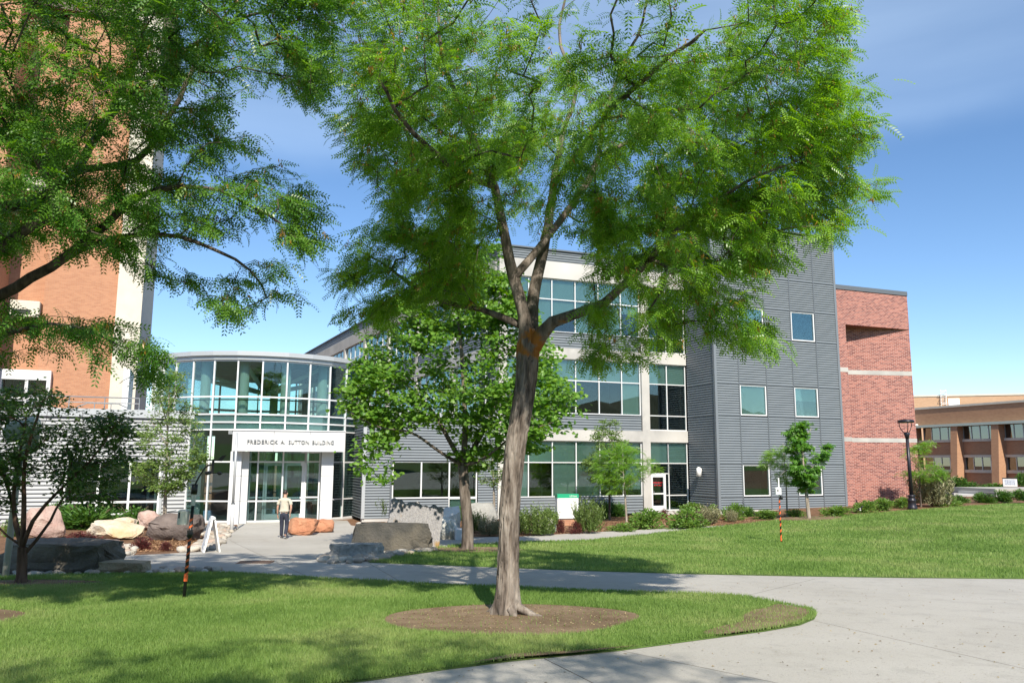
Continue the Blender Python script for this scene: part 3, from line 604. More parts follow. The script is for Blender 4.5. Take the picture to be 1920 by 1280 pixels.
# its long face is the plane local x = 0 facing local -x; along it, local y runs away
def fp(name, x0, x1, y0, y1, z0, z1, mat): return MB().box(x0, x1, y0, y1, z0, z1).build(name, mat, FB)
za = lambda py, Y=95.: float(at(1800, py, Y)[2])+3.4
zt, zs1, zs2 = za(762), za(797.5), za(0)
H = dict(top=za(762), can=za(797), w2t=za(799), w2b=za(823), sp2b=za(853), w1t=za(857), w1b=za(880), base=0)
fp('brick_wall', .6, 14, -34, 9.5, H['can']+.2, H['top'], mBrickT); fp('coping', .5, 14.2, -34, 9.6, H['top'], H['top']+.25, mFin); fp('canopy_edge', -.25, .6, -34, 6.6, H['can']-.1, H['can']+.2, M('green_flashing', (.42, .48, .42), .6))
fp('brick_spandrel', .75, 1.2, -34, 6.6, H['w1t']+.25, H['w2b']-.25, mBrickT); fp('brick_base', .75, 1.2, -34, 6.6, -1, H['w1b']-.3, mBrickT)
fp('sill_band', .6, 1.1, -34, 6.6, H['w2b']-.3, H['w2b'], mFin); fp('sill_band', .6, 1.1, -34, 6.6, H['w1b']-.35, H['w1b'], mFin); fp('head_band', .6, 1.1, -34, 6.6, H['w1t'], H['w1t']+.28, mFin); fp('room_back', 2.2, 2.4, -34, 6.6, -1, H['top'], mDark)
yp = [6.0, .4, -4.9, -10.2, -15.5, -20.8, -26.1, -31.4]
for k, y in enumerate(yp):
    if k == 0: fp('brick_pier', -1.2, 1.2, 6.2, 9.4, -1, H['top']-2.1, mBrickT); fp('pier_cap', -1.3, 1.3, 6.1, 9.5, H['top']-2.1, H['top']-1.8, mWhite); continue
    b = .45; MB().add([(-.95, y-b, -1), (-.95, y+b, -1), (1, y+b, -1), (1, y-b, -1), (-.1, y-b, H['can']-.1), (-.1, y+b, H['can']-.1), (1, y+b, H['can']-.1), (1, y-b, H['can']-.1)],
                      [(0, 3, 2, 1), (4, 5, 6, 7), (0, 1, 5, 4), (1, 2, 6, 5), (2, 3, 7, 6), (3, 0, 4, 7)]).build('brick_pier', mBrickT, FB)
mGlassB = glassmat('dark_blue_glass', (.10, .14, .2), 2.2)
for k in range(len(yp)-1):
    ya, yb = yp[k+1]+.45, yp[k]-.45
    for zb, zt_ in ((H['w1b'], H['w1t']), (H['w2b'], H['can']-.1)):
        q = np.linspace(ya, yb, 5); m = MB()
        for y in q: m.box(.8, .95, y-.05, y+.05, zb, zt_)
        f = m.build('window', mSteel, FB)
        for i_ in range(4): MB().box(.86, .88, q[i_]+.05, q[i_+1]-.05, zb, zt_).build('pane', mGlassB, f)
# roof-top volumes behind it
ph = za(731, 100.); fp('penthouse', 6, 30, -30, -6.2, H['top'], ph, mBrickT); fp('penthouse_coping', 5.8, 30, -30.2, -6.0, ph, ph+.5, mTrim)
ub = empty('upper_brick_building', (at(1716, 760, 122.)[0]-6, 122., -3.4), R(-18)); tag(ub, 'long low pale brick wall with a white roof ladder rising behind the tan building', 'building')
h2 = float(at(1760, 746, 122)[2])+3.4
MB().box(-4, 30, 0, 14, 0, h2).build('brick_wall', brickmat('pale_brick', (.52, .34, .21), (.45, .28, .17), (.5, .36, .25), .3, .09, .008, -.2, .1), ub); MB().box(-4, 30, -.1, 14, h2, h2+.25).build('coping', mFin, ub)
MB().box(9.9, 11.4, -.06, .0, h2-2.6, h2-.3).build('white_panel', mWhite, ub)
ld = MB()
for q in (8.9, 9.6): ld.bar((q, -.3, h2-3), (q, -.3, h2+1.0), .05)
for k in range(12): ld.bar((8.9, -.3, h2-2.8+k*.33), (9.6, -.3, h2-2.8+k*.33), .035)
for k in range(4): ld.tube([(8.9, -.3, h2-2+k*.9), (8.9, -.85, h2-2+k*.9), (9.6, -.85, h2-2+k*.9), (9.6, -.3, h2-2+k*.9)], .035, 5)
ld.build('roof_ladder', mWhite, ub)
# concrete steps and low wall beyond the lawn crest
sw = G(1845, 940); sw = at(1845, 940, 62.)
wl_ = empty('concrete_steps', (sw[0], 62., float(sw[2])-.6), R(8)); tag(wl_, 'pale concrete steps and low retaining wall beyond the lawn on the right', 'steps')
for k in range(4): MB().box(-2.3+.02*k, .9, .35*k, .35*k+4, .35+.0, .6+.16*k).build('step', mConc, wl_)
MB().box(-2.6, -2.3, -.2, 4, 0, 1.25).build('cheek_wall', mConc, wl_); MB().box(.92, 1.2, -.2, 4, 0, 1.3).build('cheek_wall', mConc, wl_); MB().box(1.2, 8, .2, 5, 0, 1.55).build('retaining_wall', mPave, wl_)
# ================================================================== TREES
def barkmat(name, c0, c1, c2, orange=0, vs=9., bump=1.0, zc=3.75, zr=1.0):
    m, t, p, o = newmat(name); L = t.links.new; tc = N(t, 'TexCoord'); mp = N(t, 'Mapping'); mp.inputs['Scale'].default_value = (1, 1, .16); L(tc.outputs['Object'], mp.inputs[0])
    n = N(t, 'TexNoise', i_Scale=vs, i_Detail=9., i_Roughness=.62); L(mp.outputs[0], n.inputs['Vector'])
    cr = N(t, 'ValToRGB'); e = cr.color_ramp.elements; e[0].position = .33; e[0].color = c4(c0); e[1].position = .68; e[1].color = c4(c2); k = e.new(.48); k.color = c4(c1); L(n.outputs[0], cr.inputs[0]); last = cr.outputs[0]
    if orange:
        n2 = N(t, 'TexNoise', i_Scale=3.2, i_Detail=5.); L(tc.outputs['Object'], n2.inputs['Vector']); se = N(t, 'SeparateXYZ'); L(tc.outputs['Object'], se.inputs[0])
        d = N(t, 'Math', operation='SUBTRACT'); d.inputs[1].default_value = zc; L(se.outputs[2], d.inputs[0]); ab = N(t, 'Math', operation='ABSOLUTE'); L(d.outputs[0], ab.inputs[0])
        r = N(t, 'MapRange'); r.inputs[1].default_value = 0; r.inputs[2].default_value = zr; r.inputs[3].default_value = .12; r.inputs[4].default_value = -.2; L(ab.outputs[0], r.inputs[0])
        ad = N(t, 'Math', operation='ADD'); L(n2.outputs[0], ad.inputs[0]); L(r.outputs[0], ad.inputs[1]); r2 = N(t, 'MapRange'); r2.inputs[1].default_value = .56; r2.inputs[2].default_value = .64; r2.inputs[4].default_value = .85; L(ad.outputs[0], r2.inputs[0])
        x = N(t, 'Mix', data_type='RGBA'); x.inputs[7].default_value = (.30, .115, .012, 1); L(r2.outputs[0], x.inputs[0]); L(last, x.inputs[6]); last = x.outputs[2]
    L(last, p.inputs['Base Color']); p.inputs['Roughness'].default_value = .9; p.inputs['Specular IOR Level'].default_value = .15
    b = N(t, 'Bump', i_Strength=bump, i_Distance=.03); L(n.outputs[0], b.inputs['Height']); L(b.outputs[0], p.inputs['Normal']); return m
mBarkL = barkmat('locust_bark', (.04, .031, .025), (.16, .132, .11), (.33, .29, .25), 1)
mBarkD = barkmat('dark_bark', (.03, .024, .02), (.085, .068, .055), (.16, .13, .105))
mBarkM = barkmat('maple_bark', (.045, .036, .03), (.13, .105, .085), (.25, .21, .175))
mBarkR = barkmat('reddish_bark', (.05, .028, .02), (.11, .065, .045), (.18, .11, .08))
mBarkP = barkmat('pale_bark', (.16, .13, .10), (.30, .26, .21), (.42, .37, .31))
mBarkL2 = barkmat('shaded_limb_bark', (.035, .028, .023), (.13, .108, .09), (.25, .215, .185), 1)
mBarkB = barkmat('shaded_branch_bark', (.03, .024, .02), (.095, .078, .065), (.19, .16, .135))  # limb and branch tones darkened: crown shade put into the bark colour
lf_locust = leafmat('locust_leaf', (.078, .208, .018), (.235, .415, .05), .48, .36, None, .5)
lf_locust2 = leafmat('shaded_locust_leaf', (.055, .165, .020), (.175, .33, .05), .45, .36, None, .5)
lf_maple = leafmat('maple_leaf', (.065, .175, .02), (.19, .345, .048), .42)
lf_pear = leafmat('pear_leaf', (.085, .16, .035), (.19, .28, .07), .38)
lf_jm = leafmat('small_maple_leaf', (.035, .095, .016), (.10, .18, .03), .35)
lf_buck = leafmat('buckeye_leaf', (.06, .18, .024), (.155, .33, .045), .4)
mBlos = leafmat('blossom', (.22, .12, .025), (.38, .24, .04), .2)

def rotmat(d, nrm, roll=None):
    """rows of local axes: x along d, z close to nrm"""
    d = d/np.linalg.norm(d, axis=1, keepdims=True); y = np.cross(nrm, d); y /= np.maximum(np.linalg.norm(y, axis=1, keepdims=True), 1e-6); z = np.cross(d, y); return np.stack([d, y, z], 1)
def place(T, P, Rm, sc):
    """template T (k,3) -> (n*k,3)"""
    return (np.einsum('kj,nji->nki', T, Rm)*sc[:, None, None]+P[:, None]).reshape(-1, 3)
def pinnate(pairs=8, ll=.25, lw=.075, arch=.35):
    V = []; F = []
    for k in range(pairs):
        t = .1+.86*k/(pairs-1); z0 = -arch*t*t
        for s in (1, -1):
            L_ = ll*(1-.45*abs(t-.45)); a = R(62-12*t); dx, dy = math.cos(a)*L_, s*math.sin(a)*L_; px_, py_ = -math.sin(a)*lw/2*1., s*math.cos(a)*lw/2
            o = len(V); V += [(t, 0, z0), (t+dx*.5+px_, dy*.5+py_, z0-.012), (t+dx, dy, z0-.05), (t+dx*.5-px_, dy*.5-py_, z0-.012)]; F.append((o, o+1, o+2, o+3) if s > 0 else (o+3, o+2, o+1, o))
    o = len(V); V += [(0, .008, 0), (0, -.008, 0), (.95, -.004, -arch*.9), (.95, .004, -arch*.9)]; F.append((o, o+1, o+2, o+3))
    return np.array(V), np.array(F)
PIN = pinnate(7, .25, .082); PIN6 = pinnate(6, .26, .092)
def lobed():
    pts = [(0, 0), (.10, .30), (-.02, .52), (.30, .40), (.38, .62), (.52, .36), (.72, .34), (.70, .16), (1, 0)]
    pts = pts+[(x, -y) for x, y in pts[-2:0:-1]]; c = (.36, 0, .05); V = [c]+[(x, y, -.10*abs(y)-.06*x) for x, y in pts]; n = len(pts)
    return np.array(V), np.array([(0, 1+i, 1+(i+1) % n) for i in range(n)])
LOB = lobed()
SIMP = (np.array([(0, 0, 0), (.45, .26, .04), (1, 0, -.1), (.45, -.26, .04)]), np.array([(0, 1, 2, 3)]))
NARR = (np.array([(0, 0, 0), (.4, .13, .03), (1, 0, -.18), (.4, -.13, .03)]), np.array([(0, 1, 2, 3)]))
def palm5():
    V = []; F = []
    for k in range(5):
        a = R(-80+40*k); c, s_ = math.cos(a), math.sin(a); L_ = 1-.18*abs(k-2); o = len(V)
        for x, y, z in ((0, 0, 0), (.55, .15, -.06), (1, 0, -.32), (.55, -.15, -.06)): V.append((L_*(x*c-y*s_), L_*(x*s_+y*c), z*L_))
        F.append((o, o+1, o+2, o+3))
    return np.array(V), np.array(F)
PALM = palm5()
def leaves(tmpl, P, D, Nn, sc, vv): 
    T, F = tmpl; V = place(T, P, rotmat(D, Nn), sc); k = len(T); Fa = (F[None]+(np.arange(len(P))*k)[:, None, None]).reshape(-1, F.shape[1]); return V, Fa, np.repeat(vv, k)

class Skel:
    def __init__(s): s.p = []; s.par = []; s.r = []; s.ch = []; s.chains = []
    def limb(s, pts, rads, step=.22, parent=-1, wob=.0, seed=0):
        pts = [np.array(p, float) for p in pts]; ch = []; rr = random.Random(seed)
        if parent >= 0: ch.append(parent)
        prev = parent; first = True
        for k in range(len(pts)-1):
            a, b = pts[k], pts[k+1]; n = max(1, int(np.linalg.norm(b-a)/step))
            p0 = pts[max(k-1, 0)]; p3 = pts[min(k+2, len(pts)-1)]
            for i in range(0 if k == 0 else 1, n+1):
                t = i/n; q = .5*((2*a)+(-p0+b)*t+(2*p0-5*a+4*b-p3)*t*t+(-p0+3*a-3*b+p3)*t**3)
                if wob: q = q+np.array([rr.gauss(0, wob) for _ in range(3)])
                s.p.append(q); s.par.append(prev); s.r.append(rads[k]*(1-t)+rads[k+1]*t); prev = len(s.p)-1; ch.append(prev)
        s.chains.append(ch); return ch
    def near(s, p): return int(np.argmin(np.linalg.norm(np.array(s.p)-np.array(p), axis=1)))
    def grow(s, A, rg, root, wob=.05, pref=.35, rtip=.0045, rmax=.05, start=0):
        """join every attractor to the skeleton, nearest first"""
        P0 = np.array(s.p); d0 = np.min(np.linalg.norm(A[:, None]-P0[None], axis=2), 1); order = np.argsort(d0); tips = []
        cap = len(s.p)+len(A)*14; buf = np.empty((cap, 3)); buf[:len(s.p)] = P0; n = len(s.p); rootd = np.linalg.norm(buf-root, axis=1); base_n = n; child = {}
        for ai in order:
            a = A[ai]; d = np.linalg.norm(buf[start:n]-a, axis=1)+pref*np.linalg.norm(buf[start:n]-root, axis=1); j = int(np.argmin(d))+start; b = buf[j]; L_ = np.linalg.norm(a-b)
            k = max(2, min(12, int(L_/.22))); ch = [j]; prev = j
            side = np.cross(a-b, rg.normal(size=3)); side /= max(np.linalg.norm(side), 1e-6)
            for i in range(1, k+1):
                t = i/k; q = b+(a-b)*t+side*math.sin(t*math.pi)*L_*.10+rg.normal(size=3)*wob*(.3+t*(1-t)*2); q[2] += math.sin(t*math.pi)*L_*.08
                buf[n] = q; s.p.append(q); s.par.append(prev); s.r.append(0); prev = n; ch.append(n); n += 1
            s.chains.append(ch); tips.append(ch)
        # pipe model
        acc = np.zeros(n)
        for i in range(n-1, -1, -1):
            if acc[i] == 0: acc[i] = rtip**2.2
            if i >= base_n: s.r[i] = min(acc[i]**(1/2.2), rmax)
            if s.par[i] >= 0: acc[s.par[i]] += acc[i]
        return tips
    def mesh(s, which, mat, name, org, sides=6):
        m = MB()
        for ch in which:
            pts = [s.p[i]-org for i in ch]; rr = [max(s.r[i], .003) for i in ch]
            if len(ch) > 1 and ch[0] != ch[1]: rr[0] = min(rr[0], rr[1]*1.25)
            m.tube(pts, rr, 9 if max(rr) > .05 else (6 if max(rr) > .02 else 4))
        return m.mesh(name, mat, True)
def bark_trunk(pts, rads, org, mat, name='trunk', sides=76, step=.03, ridge=.020, flare=None):
    """densely meshed trunk with furrowed bark"""
    c = [np.array(p, float) for p in pts]; Pn = []; Rn = []
    for k in range(len(c)-1):
        a, b = c[k], c[k+1]; p0 = c[max(k-1, 0)]; p3 = c[min(k+2, len(c)-1)]; n = max(1, int(np.linalg.norm(b-a)/step))
        for i in range(n):
            t = i/n; Pn.append(.5*((2*a)+(-p0+b)*t+(2*p0-5*a+4*b-p3)*t*t+(-p0+3*a-3*b+p3)*t**3)); Rn.append(rads[k]*(1-t)+rads[k+1]*t)
    Pn.append(c[-1]); Rn.append(rads[-1]); V = []; F = []
    for i, (p, r_) in enumerate(zip(Pn, Rn)):
        for k in range(sides):
            a = 2*math.pi*k/sides; ca, sa = math.cos(a), math.sin(a); q = Vector((ca*3.2, sa*3.2, p[2]*1.1)); 
            n1 = noise.noise(Vector((ca*2.0+7, sa*2.0, p[2]*.7)))*.05; n2 = abs(noise.noise(Vector((ca*5+sa*2, sa*5-ca, p[2]*1.5))))
            n3 = noise.noise(Vector((ca*9, sa*9, p[2]*4.)))
            w1 = noise.noise(Vector((ca*1.5, sa*1.5, p[2]*2.2)))*.35; c1 = abs(noise.noise(Vector((ca*6.5+w1*2, sa*6.5+w1*2, p[2]*1.15)))); c2 = abs(noise.noise(Vector((ca*4+9, sa*4, p[2]*2.6+w1))))
            crack = max(0., 1-c1/.13)*1.25+max(0., 1-c2/.05)*.5
            rr = r_*(1+n1)+ridge*(.55-.9*n2)-ridge*crack+ridge*.3*n3
            if flare and p[2]-c[0][2] < flare:
                f = 1-(p[2]-c[0][2])/flare; rr += r_*.42*f*f*(.6+.55*math.sin(a*4+.7)+.35*math.sin(a*7+2))
            V.append((p[0]-org[0]+ca*rr, p[1]-org[1]+sa*rr, p[2]-org[2]))
    for i in range(len(Pn)-1):
        for k in range(sides): F.append((i*sides+k, i*sides+(k+1) % sides, (i+1)*sides+(k+1) % sides, (i+1)*sides+k))
    return np_mesh(name, V, F, mat, smooth=True)

def sample_crown(n, boxes, rg, mask=None, dens=None):
    """random points in a union of ellipsoids (centre, radii), kept where the mask polygon of the photograph allows"""
    out_ = []; tot = sum(np.prod(r)**(2/3.) for c, r, *_ in boxes)
    for c, r, *w in boxes:
        k = int(n*np.prod(r)**(2/3.)/tot*(w[0] if w else 1))+1; got = 0; tries = 0
        while got < k and tries < 40:
            d = rg.normal(size=(k*3, 3)); d /= np.linalg.norm(d, axis=1, keepdims=True); rad = rg.random(k*3)**(1/3.)*.55+.45
            p = np.array(c)+d*rad[:, None]*np.array(r)
            if mask is not None: p = p[mask(p)]
            p = p[:k-got]; out_.append(p); got += len(p); tries += 1
    return np.concatenate(out_)
def spray(tips, sk, rg, per, spread, crown_c, reach=.6, up_=.6, droop=.5):
    """leaf anchors along the outer part of each twig: position, direction, normal"""
    P = []; D = []
    for ch in tips:
        pts = np.array([sk.p[i] for i in ch]); L_ = np.concatenate([[0], np.cumsum(np.linalg.norm(np.diff(pts, axis=0), axis=1))]); t = L_[-1]-rg.random(per)**1.2*min(reach, L_[-1])
        q = np.stack([np.interp(t, L_, pts[:, k]) for k in range(3)], -1); dd = pts[-1]-pts[max(0, len(pts)-3)]; dd = dd/max(np.linalg.norm(dd), 1e-6)
        P.append(q+rg.normal(size=(per, 3))*spread*np.array([1, 1, .32])); D.append(np.repeat(dd[None], per, 0))
    P = np.concatenate(P); D = np.concatenate(D); outw = P-crown_c; outw /= np.maximum(np.linalg.norm(outw, axis=1, keepdims=True), .1)
    D = D*.5+outw*.5+rg.normal(size=P.shape)*.7; D[:, 2] = D[:, 2]*.4-droop*rg.random(len(P)); Nn = rg.normal(size=P.shape)*.38+np.array([.12, -.42, up_]); return P, D, Nn
def tree_root(name, base, label, cat='tree', group=None): return tag(empty(name, tuple(base)), label, cat, group)

# ---------------- the big honey locust in front
def A3(px, py, dy=0., Y=None): return at(px, py, (Y if Y else tb[1])+dy)
TB = np.array([tb[0], tb[1], gz(tb[0], tb[1])])
T1 = tree_root('honey_locust_tree', TB, 'large honey locust with furrowed grey trunk in the bare soil circle, centre foreground')
tr = [TB-np.array([0, 0, .06]), A3(951, 1130), A3(953, 1057), A3(955.6, 950), A3(967, 837), A3(985, 725), A3(990, 655), A3(992, 618)]
link('trunk', bark_trunk(tr, [.18, .17, .138, .134, .134, .140, .16, .13], TB, mBarkL, flare=.5, step=.024, ridge=.030), T1)
# surface roots running out from the flare, and a burl below the fork
rr_ = random.Random(12); rt_ = MB()
for a_, L_ in ((-.35, .75), (2.7, .3), (.5, .5), (-1.3, .2)):
    pts_ = []; a0 = a_
    for i_ in range(9): t_ = i_/8; a0 += rr_.gauss(0, .06); pts_.append((math.cos(a0)*(.16+L_*t_), math.sin(a0)*(.16+L_*t_), .13*(1-t_)**2.2-.01-.06*t_+.045))
    rt_.tube(pts_, [.05*(1-i_/8)**.9+.01 for i_ in range(9)], 9)
rt_.build('surface_roots', mBarkL, T1, smooth=True)
k = Skel()
main = k.limb([A3(990, 668), A3(982, 590, -.1), A3(962, 515, -.2), A3(943, 430, -.3), A3(928, 352, -.4), A3(900, 290, -.7), A3(862, 200, -1.0), A3(830, 100, -1.2), A3(815, -60, -1.2)], [.13, .092, .086, .07, .062, .048, .035, .025, .016], wob=.006)
k.limb([A3(964, 520, -.2), A3(1010, 465, .2), A3(1060, 400, .5), A3(1105, 335, .7), A3(1122, 290, .8), A3(1136, 205, .9), A3(1172, 115, .7), A3(1205, 40, .5), A3(1222, -80, .3)], [.07, .058, .054, .05, .045, .034, .026, .02, .014], parent=k.near(A3(964, 520, -.2)), wob=.006)
k.limb([A3(994, 665), A3(998, 570, .2), A3(1012, 495, .4), A3(1028, 420, .5), A3(1038, 345, .8), A3(1052, 265, 1.3), A3(1080, 160, 1.6), A3(1048, 65, 1.9), A3(1078, -60, 2.1)], [.135, .095, .086, .074, .062, .045, .034, .026, .018], wob=.006)
k.limb([A3(998, 650), A3(1035, 603, -.15), A3(1078, 588, -.35), A3(1135, 565, -.6), A3(1175, 528, -.8), A3(1215, 488, -1.), A3(1270, 430, -1.3), A3(1340, 380, -1.5), A3(1420, 330, -1.7), A3(1500, 300, -1.7)], [.13, .092, .074, .064, .056, .048, .038, .028, .02, .012], wob=.008)
k.limb([A3(972, 608), A3(935, 592, .15), A3(900, 578, .3), A3(860, 572, .4), A3(800, 552, .6), A3(755, 522, .7), A3(715, 490, .8), A3(670, 470, .9)], [.06, .05, .042, .036, .03, .024, .018, .012], wob=.008)
k.limb([A3(1122, 292, .8), A3(1160, 275, .9), A3(1200, 252, 1.), A3(1280, 210, 1.1), A3(1380, 150, 1.2), A3(1480, 90, 1.)], [.045, .04, .034, .028, .02, .014], parent=k.near(A3(1122, 292, .8)), wob=.008)
k.limb([A3(928, 352, -.4), A3(880, 330, -1.2), A3(820, 290, -2.), A3(760, 230, -2.8), A3(710, 150, -3.4)], [.05, .042, .034, .026, .016], parent=k.near(A3(928, 352, -.4)), wob=.008)
k.limb([A3(1038, 345, .8), A3(1080, 290, -.5), A3(1140, 210, -1.8), A3(1230, 130, -3.0), A3(1320, 60, -3.8)], [.055, .046, .038, .028, .016], parent=k.near(A3(1038, 345, .8)), wob=.008)
k.limb([A3(1215, 488, -1.), A3(1250, 500, -1.4), A3(1240, 545, -1.6), A3(1215, 585, -1.7)], [.028, .022, .016, .01], parent=k.near(A3(1215, 488, -1.)), wob=.008)
nl = len(k.chains)
rg = np.random.default_rng(11)
PM = [(560, -900), (585, 60), (640, 150), (620, 240), (690, 330), (735, 395), (660, 430), (612, 490), (640, 590), (655, 640), (760, 640), (850, 610), (935, 590), (960, 520), (905, 480), (930, 420), (1060, 400), (1090, 470), (1075, 545), (1060, 605), (1090, 690), (1150, 720), (1180, 650), (1215, 690), (1245, 745), (1275, 640), (1300, 590), (1340, 650), (1400, 665), (1465, 700), (1482, 640), (1425, 585), (1400, 520), (1500, 485), (1555, 440), (1640, 392), (1658, 345), (1600, 305), (1645, 205), (1603, 150), (1600, 60), (1560, 0), (1500, -900)]
def mMain(p):
    q = proj(p); ok = inpoly(q[:, 0], q[:, 1], PM); g = gz(p[:, 0], p[:, 1]); low = (q[:, 1] > 330) & (np.abs(q[:, 0]-1000) < 105); thin = (q[:, 1] > 300) & (q[:, 1] < 640) & (q[:, 0] > 660) & (q[:, 0] < 900)
    drp = (q[:, 1] > 430) & (q[:, 0] > 1040) & (rg.random(len(p)) < .45)
    return ok & ~drp & (p[:, 2]-g > 2.6) & (p[:, 2]-g < 9.5) & ~(low & (rg.random(len(p)) < .66)) & ~(thin & (rg.random(len(p)) < .2))
c0 = A3(1080, 200)
boxes = [(A3(1090, 130, -.6), (4.6, 4.4, 2.9), 1.5), (A3(1120, 350, .3), (4.2, 3.4, 1.5), 1.25), (A3(1380, 320, -1.0), (1.6, 2.2, 2.2), 1.1), (A3(800, 300, .3), (1.7, 2.6, 2.2), 1.), (A3(1250, 500, -.9), (1.6, 1.4, 1.2), 1.25), (A3(1160, 590, -.7), (.9, .9, .8), 1.), (A3(1400, 560, -1.2), (.8, .9, .9), 1.2), (A3(1480, 420, -1.2), (.9, 1.2, .9), 1.2), (A3(690, 560, .7), (.8, .8, .7), 1.2), (A3(860, 480, .9), (1.0, .9, .8), 1.1), (A3(770, 520, .6), (1.3, 1.2, .7), .9)]
A = sample_crown(1060, boxes, rg, mMain)
tips = k.grow(A, rg, TB+np.array([0, 0, 3.6]), rmax=.045)
P_, D_, N_ = spray(tips, k, rg, 29, .10, c0, reach=.95, droop=.55)
m_ok = (proj(P_)[:, 1] > -45) & (P_[:, 1] < tb[1]+1.2); tuft = (proj(P_)[:, 0] > 1625) & (proj(P_)[:, 1] < 120); keep = ~tuft & (m_ok | (rg.random(len(P_)) < np.where(P_[:, 1] < tb[1]+1.2, .4, .62))); P_, D_, N_, m_ok = P_[keep], D_[keep], N_[keep], m_ok[keep]
sc = rg.uniform(.16, .27, len(P_))*np.where(m_ok, 1, 1.3); Vl, Fl, Al = leaves(PIN, P_-TB, D_, N_, sc, np.clip(rg.normal(.5, .25, len(P_)), 0, 1))
print('locust leaves', len(P_), 'twigs', len(tips))
link('limbs', k.mesh(k.chains[:4], mBarkL2, 'limbs', TB), T1); link('branches', k.mesh(k.chains[4:], mBarkB, 'branches', TB), T1)
tag(link('crown', np_mesh('crown', Vl, Fl, lf_locust, Al), T1), kind='stuff')
def blossom(P, n, rg, org, name, root):
    idx = rg.choice(len(P), n); q = P[idx]-org; reps = 5; q = np.repeat(q, reps, 0)+rg.normal(size=(n*reps, 3))*.022; D = rg.normal(size=q.shape)*.4+np.array([0, 0, -1.]); V, F, A_ = leaves(NARR, q, D, rg.normal(size=q.shape), rg.uniform(.045, .085, len(q)), rg.random(len(q)))
    return tag(link(name, np_mesh(name, V, F, mBlos, A_), root), kind='stuff')
blossom(P_, 2600, rg, TB, 'blossom_clusters', T1)

# the same kind stands behind the photographer: only its shade reaches the picture
T0 = T1.copy(); COL.objects.link(T0); T0.location = (1.3, -5.6, float(gz(1.3, -5.6))); T0.rotation_euler = (0, 0, 2.6); T0['label'] = 'honey locust behind the camera whose shade falls on the near lawn'
for c_ in list(T1.children):
    d_ = c_.copy(); COL.objects.link(d_); d_.parent = T0
# ---------------- the second honey locust, trunk just out of frame on the left
TL = np.array([tl[0], tl[1], gz(tl[0], tl[1])])
T2 = tree_root('honey_locust_tree', TL, 'honey locust whose limbs reach in from the left edge over the brick tower')
YL = tl[1]
def B3(px, py, dy=0.): return at(px, py, YL+dy)
fk = TL+np.array([.05, 0, 3.3])
link('trunk', bark_trunk([TL-np.array([0, 0, .06]), TL+np.array([.03, 0, .8]), TL+np.array([0, .03, 2.]), fk], [.2, .18, .175, .16], TL, mBarkL, flare=.42, sides=32, step=.06), T2)
k2 = Skel()
k2.limb([fk-np.array([0, 0, .3]), B3(-70, 600, -.2), B3(0, 553, -.4), B3(60, 520, -.5), B3(130, 478, -.6), B3(200, 420, -.7), B3(262, 366, -.8), B3(370, 350, -.9), B3(450, 375, -1.), B3(530, 420, -1.1)], [.12, .09, .075, .07, .062, .052, .042, .03, .02, .012], wob=.008)
k2.limb([fk-np.array([0, 0, .2]), B3(-60, 520, -1.), B3(0, 470, -1.3), B3(55, 425, -1.5), B3(100, 405, -1.6), B3(95, 350, -1.9), B3(60, 280, -2.2), B3(30, 180, -2.4)], [.11, .08, .07, .06, .05, .04, .028, .018], wob=.008)
k2.limb([B3(130, 478, -.6), B3(200, 450, -.5), B3(300, 437, -.4), B3(400, 465, -.3), B3(470, 505, -.2), B3(500, 560, -.2)], [.045, .04, .032, .024, .016, .01], parent=k2.near(B3(130, 478, -.6)), wob=.01)
k2.limb([fk, B3(-40, 420, .3), B3(60, 380, .5), B3(140, 320, .6), B3(185, 250, .7), B3(235, 160, .8), B3(270, 60, .9), B3(290, -80, .9)], [.12, .09, .08, .07, .058, .045, .032, .02], wob=.008)
k2.limb([B3(140, 320, .6), B3(255, 300, 1.), B3(300, 245, 1.1), B3(335, 185, 1.2), B3(360, 130, 1.2), B3(400, 60, 1.2), B3(470, -30, 1.)], [.06, .052, .048, .04, .032, .024, .014], parent=k2.near(B3(140, 320, .6)), wob=.008)
k2.limb([B3(185, 250, .7), B3(250, 170, .3), B3(340, 100, -.3), B3(440, 40, -.9), B3(540, 10, -1.5)], [.04, .034, .028, .02, .012], parent=k2.near(B3(185, 250, .7)), wob=.01)
k2.limb([fk-np.array([0, 0, .35]), B3(-90, 680, -.5), B3(-20, 640, -.8), B3(60, 610, -.9), B3(140, 612, -1.), B3(220, 645, -1.)], [.06, .04, .034, .026, .018, .01], wob=.01)
rg2 = np.random.default_rng(23)
L1 = [(-900, -900), (650, -900), (650, 90), (600, 205), (520, 170), (430, 135), (340, 150), (290, 225), (150, 275), (140, 440), (60, 480), (-900, 520)]
L2 = [(290, 200), (420, 165), (480, 240), (560, 330), (622, 400), (612, 480), (545, 505), (570, 590), (492, 655), (430, 600), (330, 575), (285, 520), (100, 500), (60, 350), (180, 300)]
L3 = [(-600, 540), (60, 575), (190, 590), (300, 645), (315, 680), (280, 735), (225, 690), (60, 665), (-600, 760)]
def mLeft(p):
    q = proj(p); a = inpoly(q[:, 0], q[:, 1], L1); b = inpoly(q[:, 0], q[:, 1], L2); c = inpoly(q[:, 0], q[:, 1], L3); u = rg2.random(len(p)); g = gz(p[:, 0], p[:, 1])
    return ((a & (u < .95)) | (b & (u < .36)) | (c & (u < .8))) & (p[:, 2]-g > 2.4) & (p[:, 2]-g < 9.3) & (p[:, 1] > 4.2)
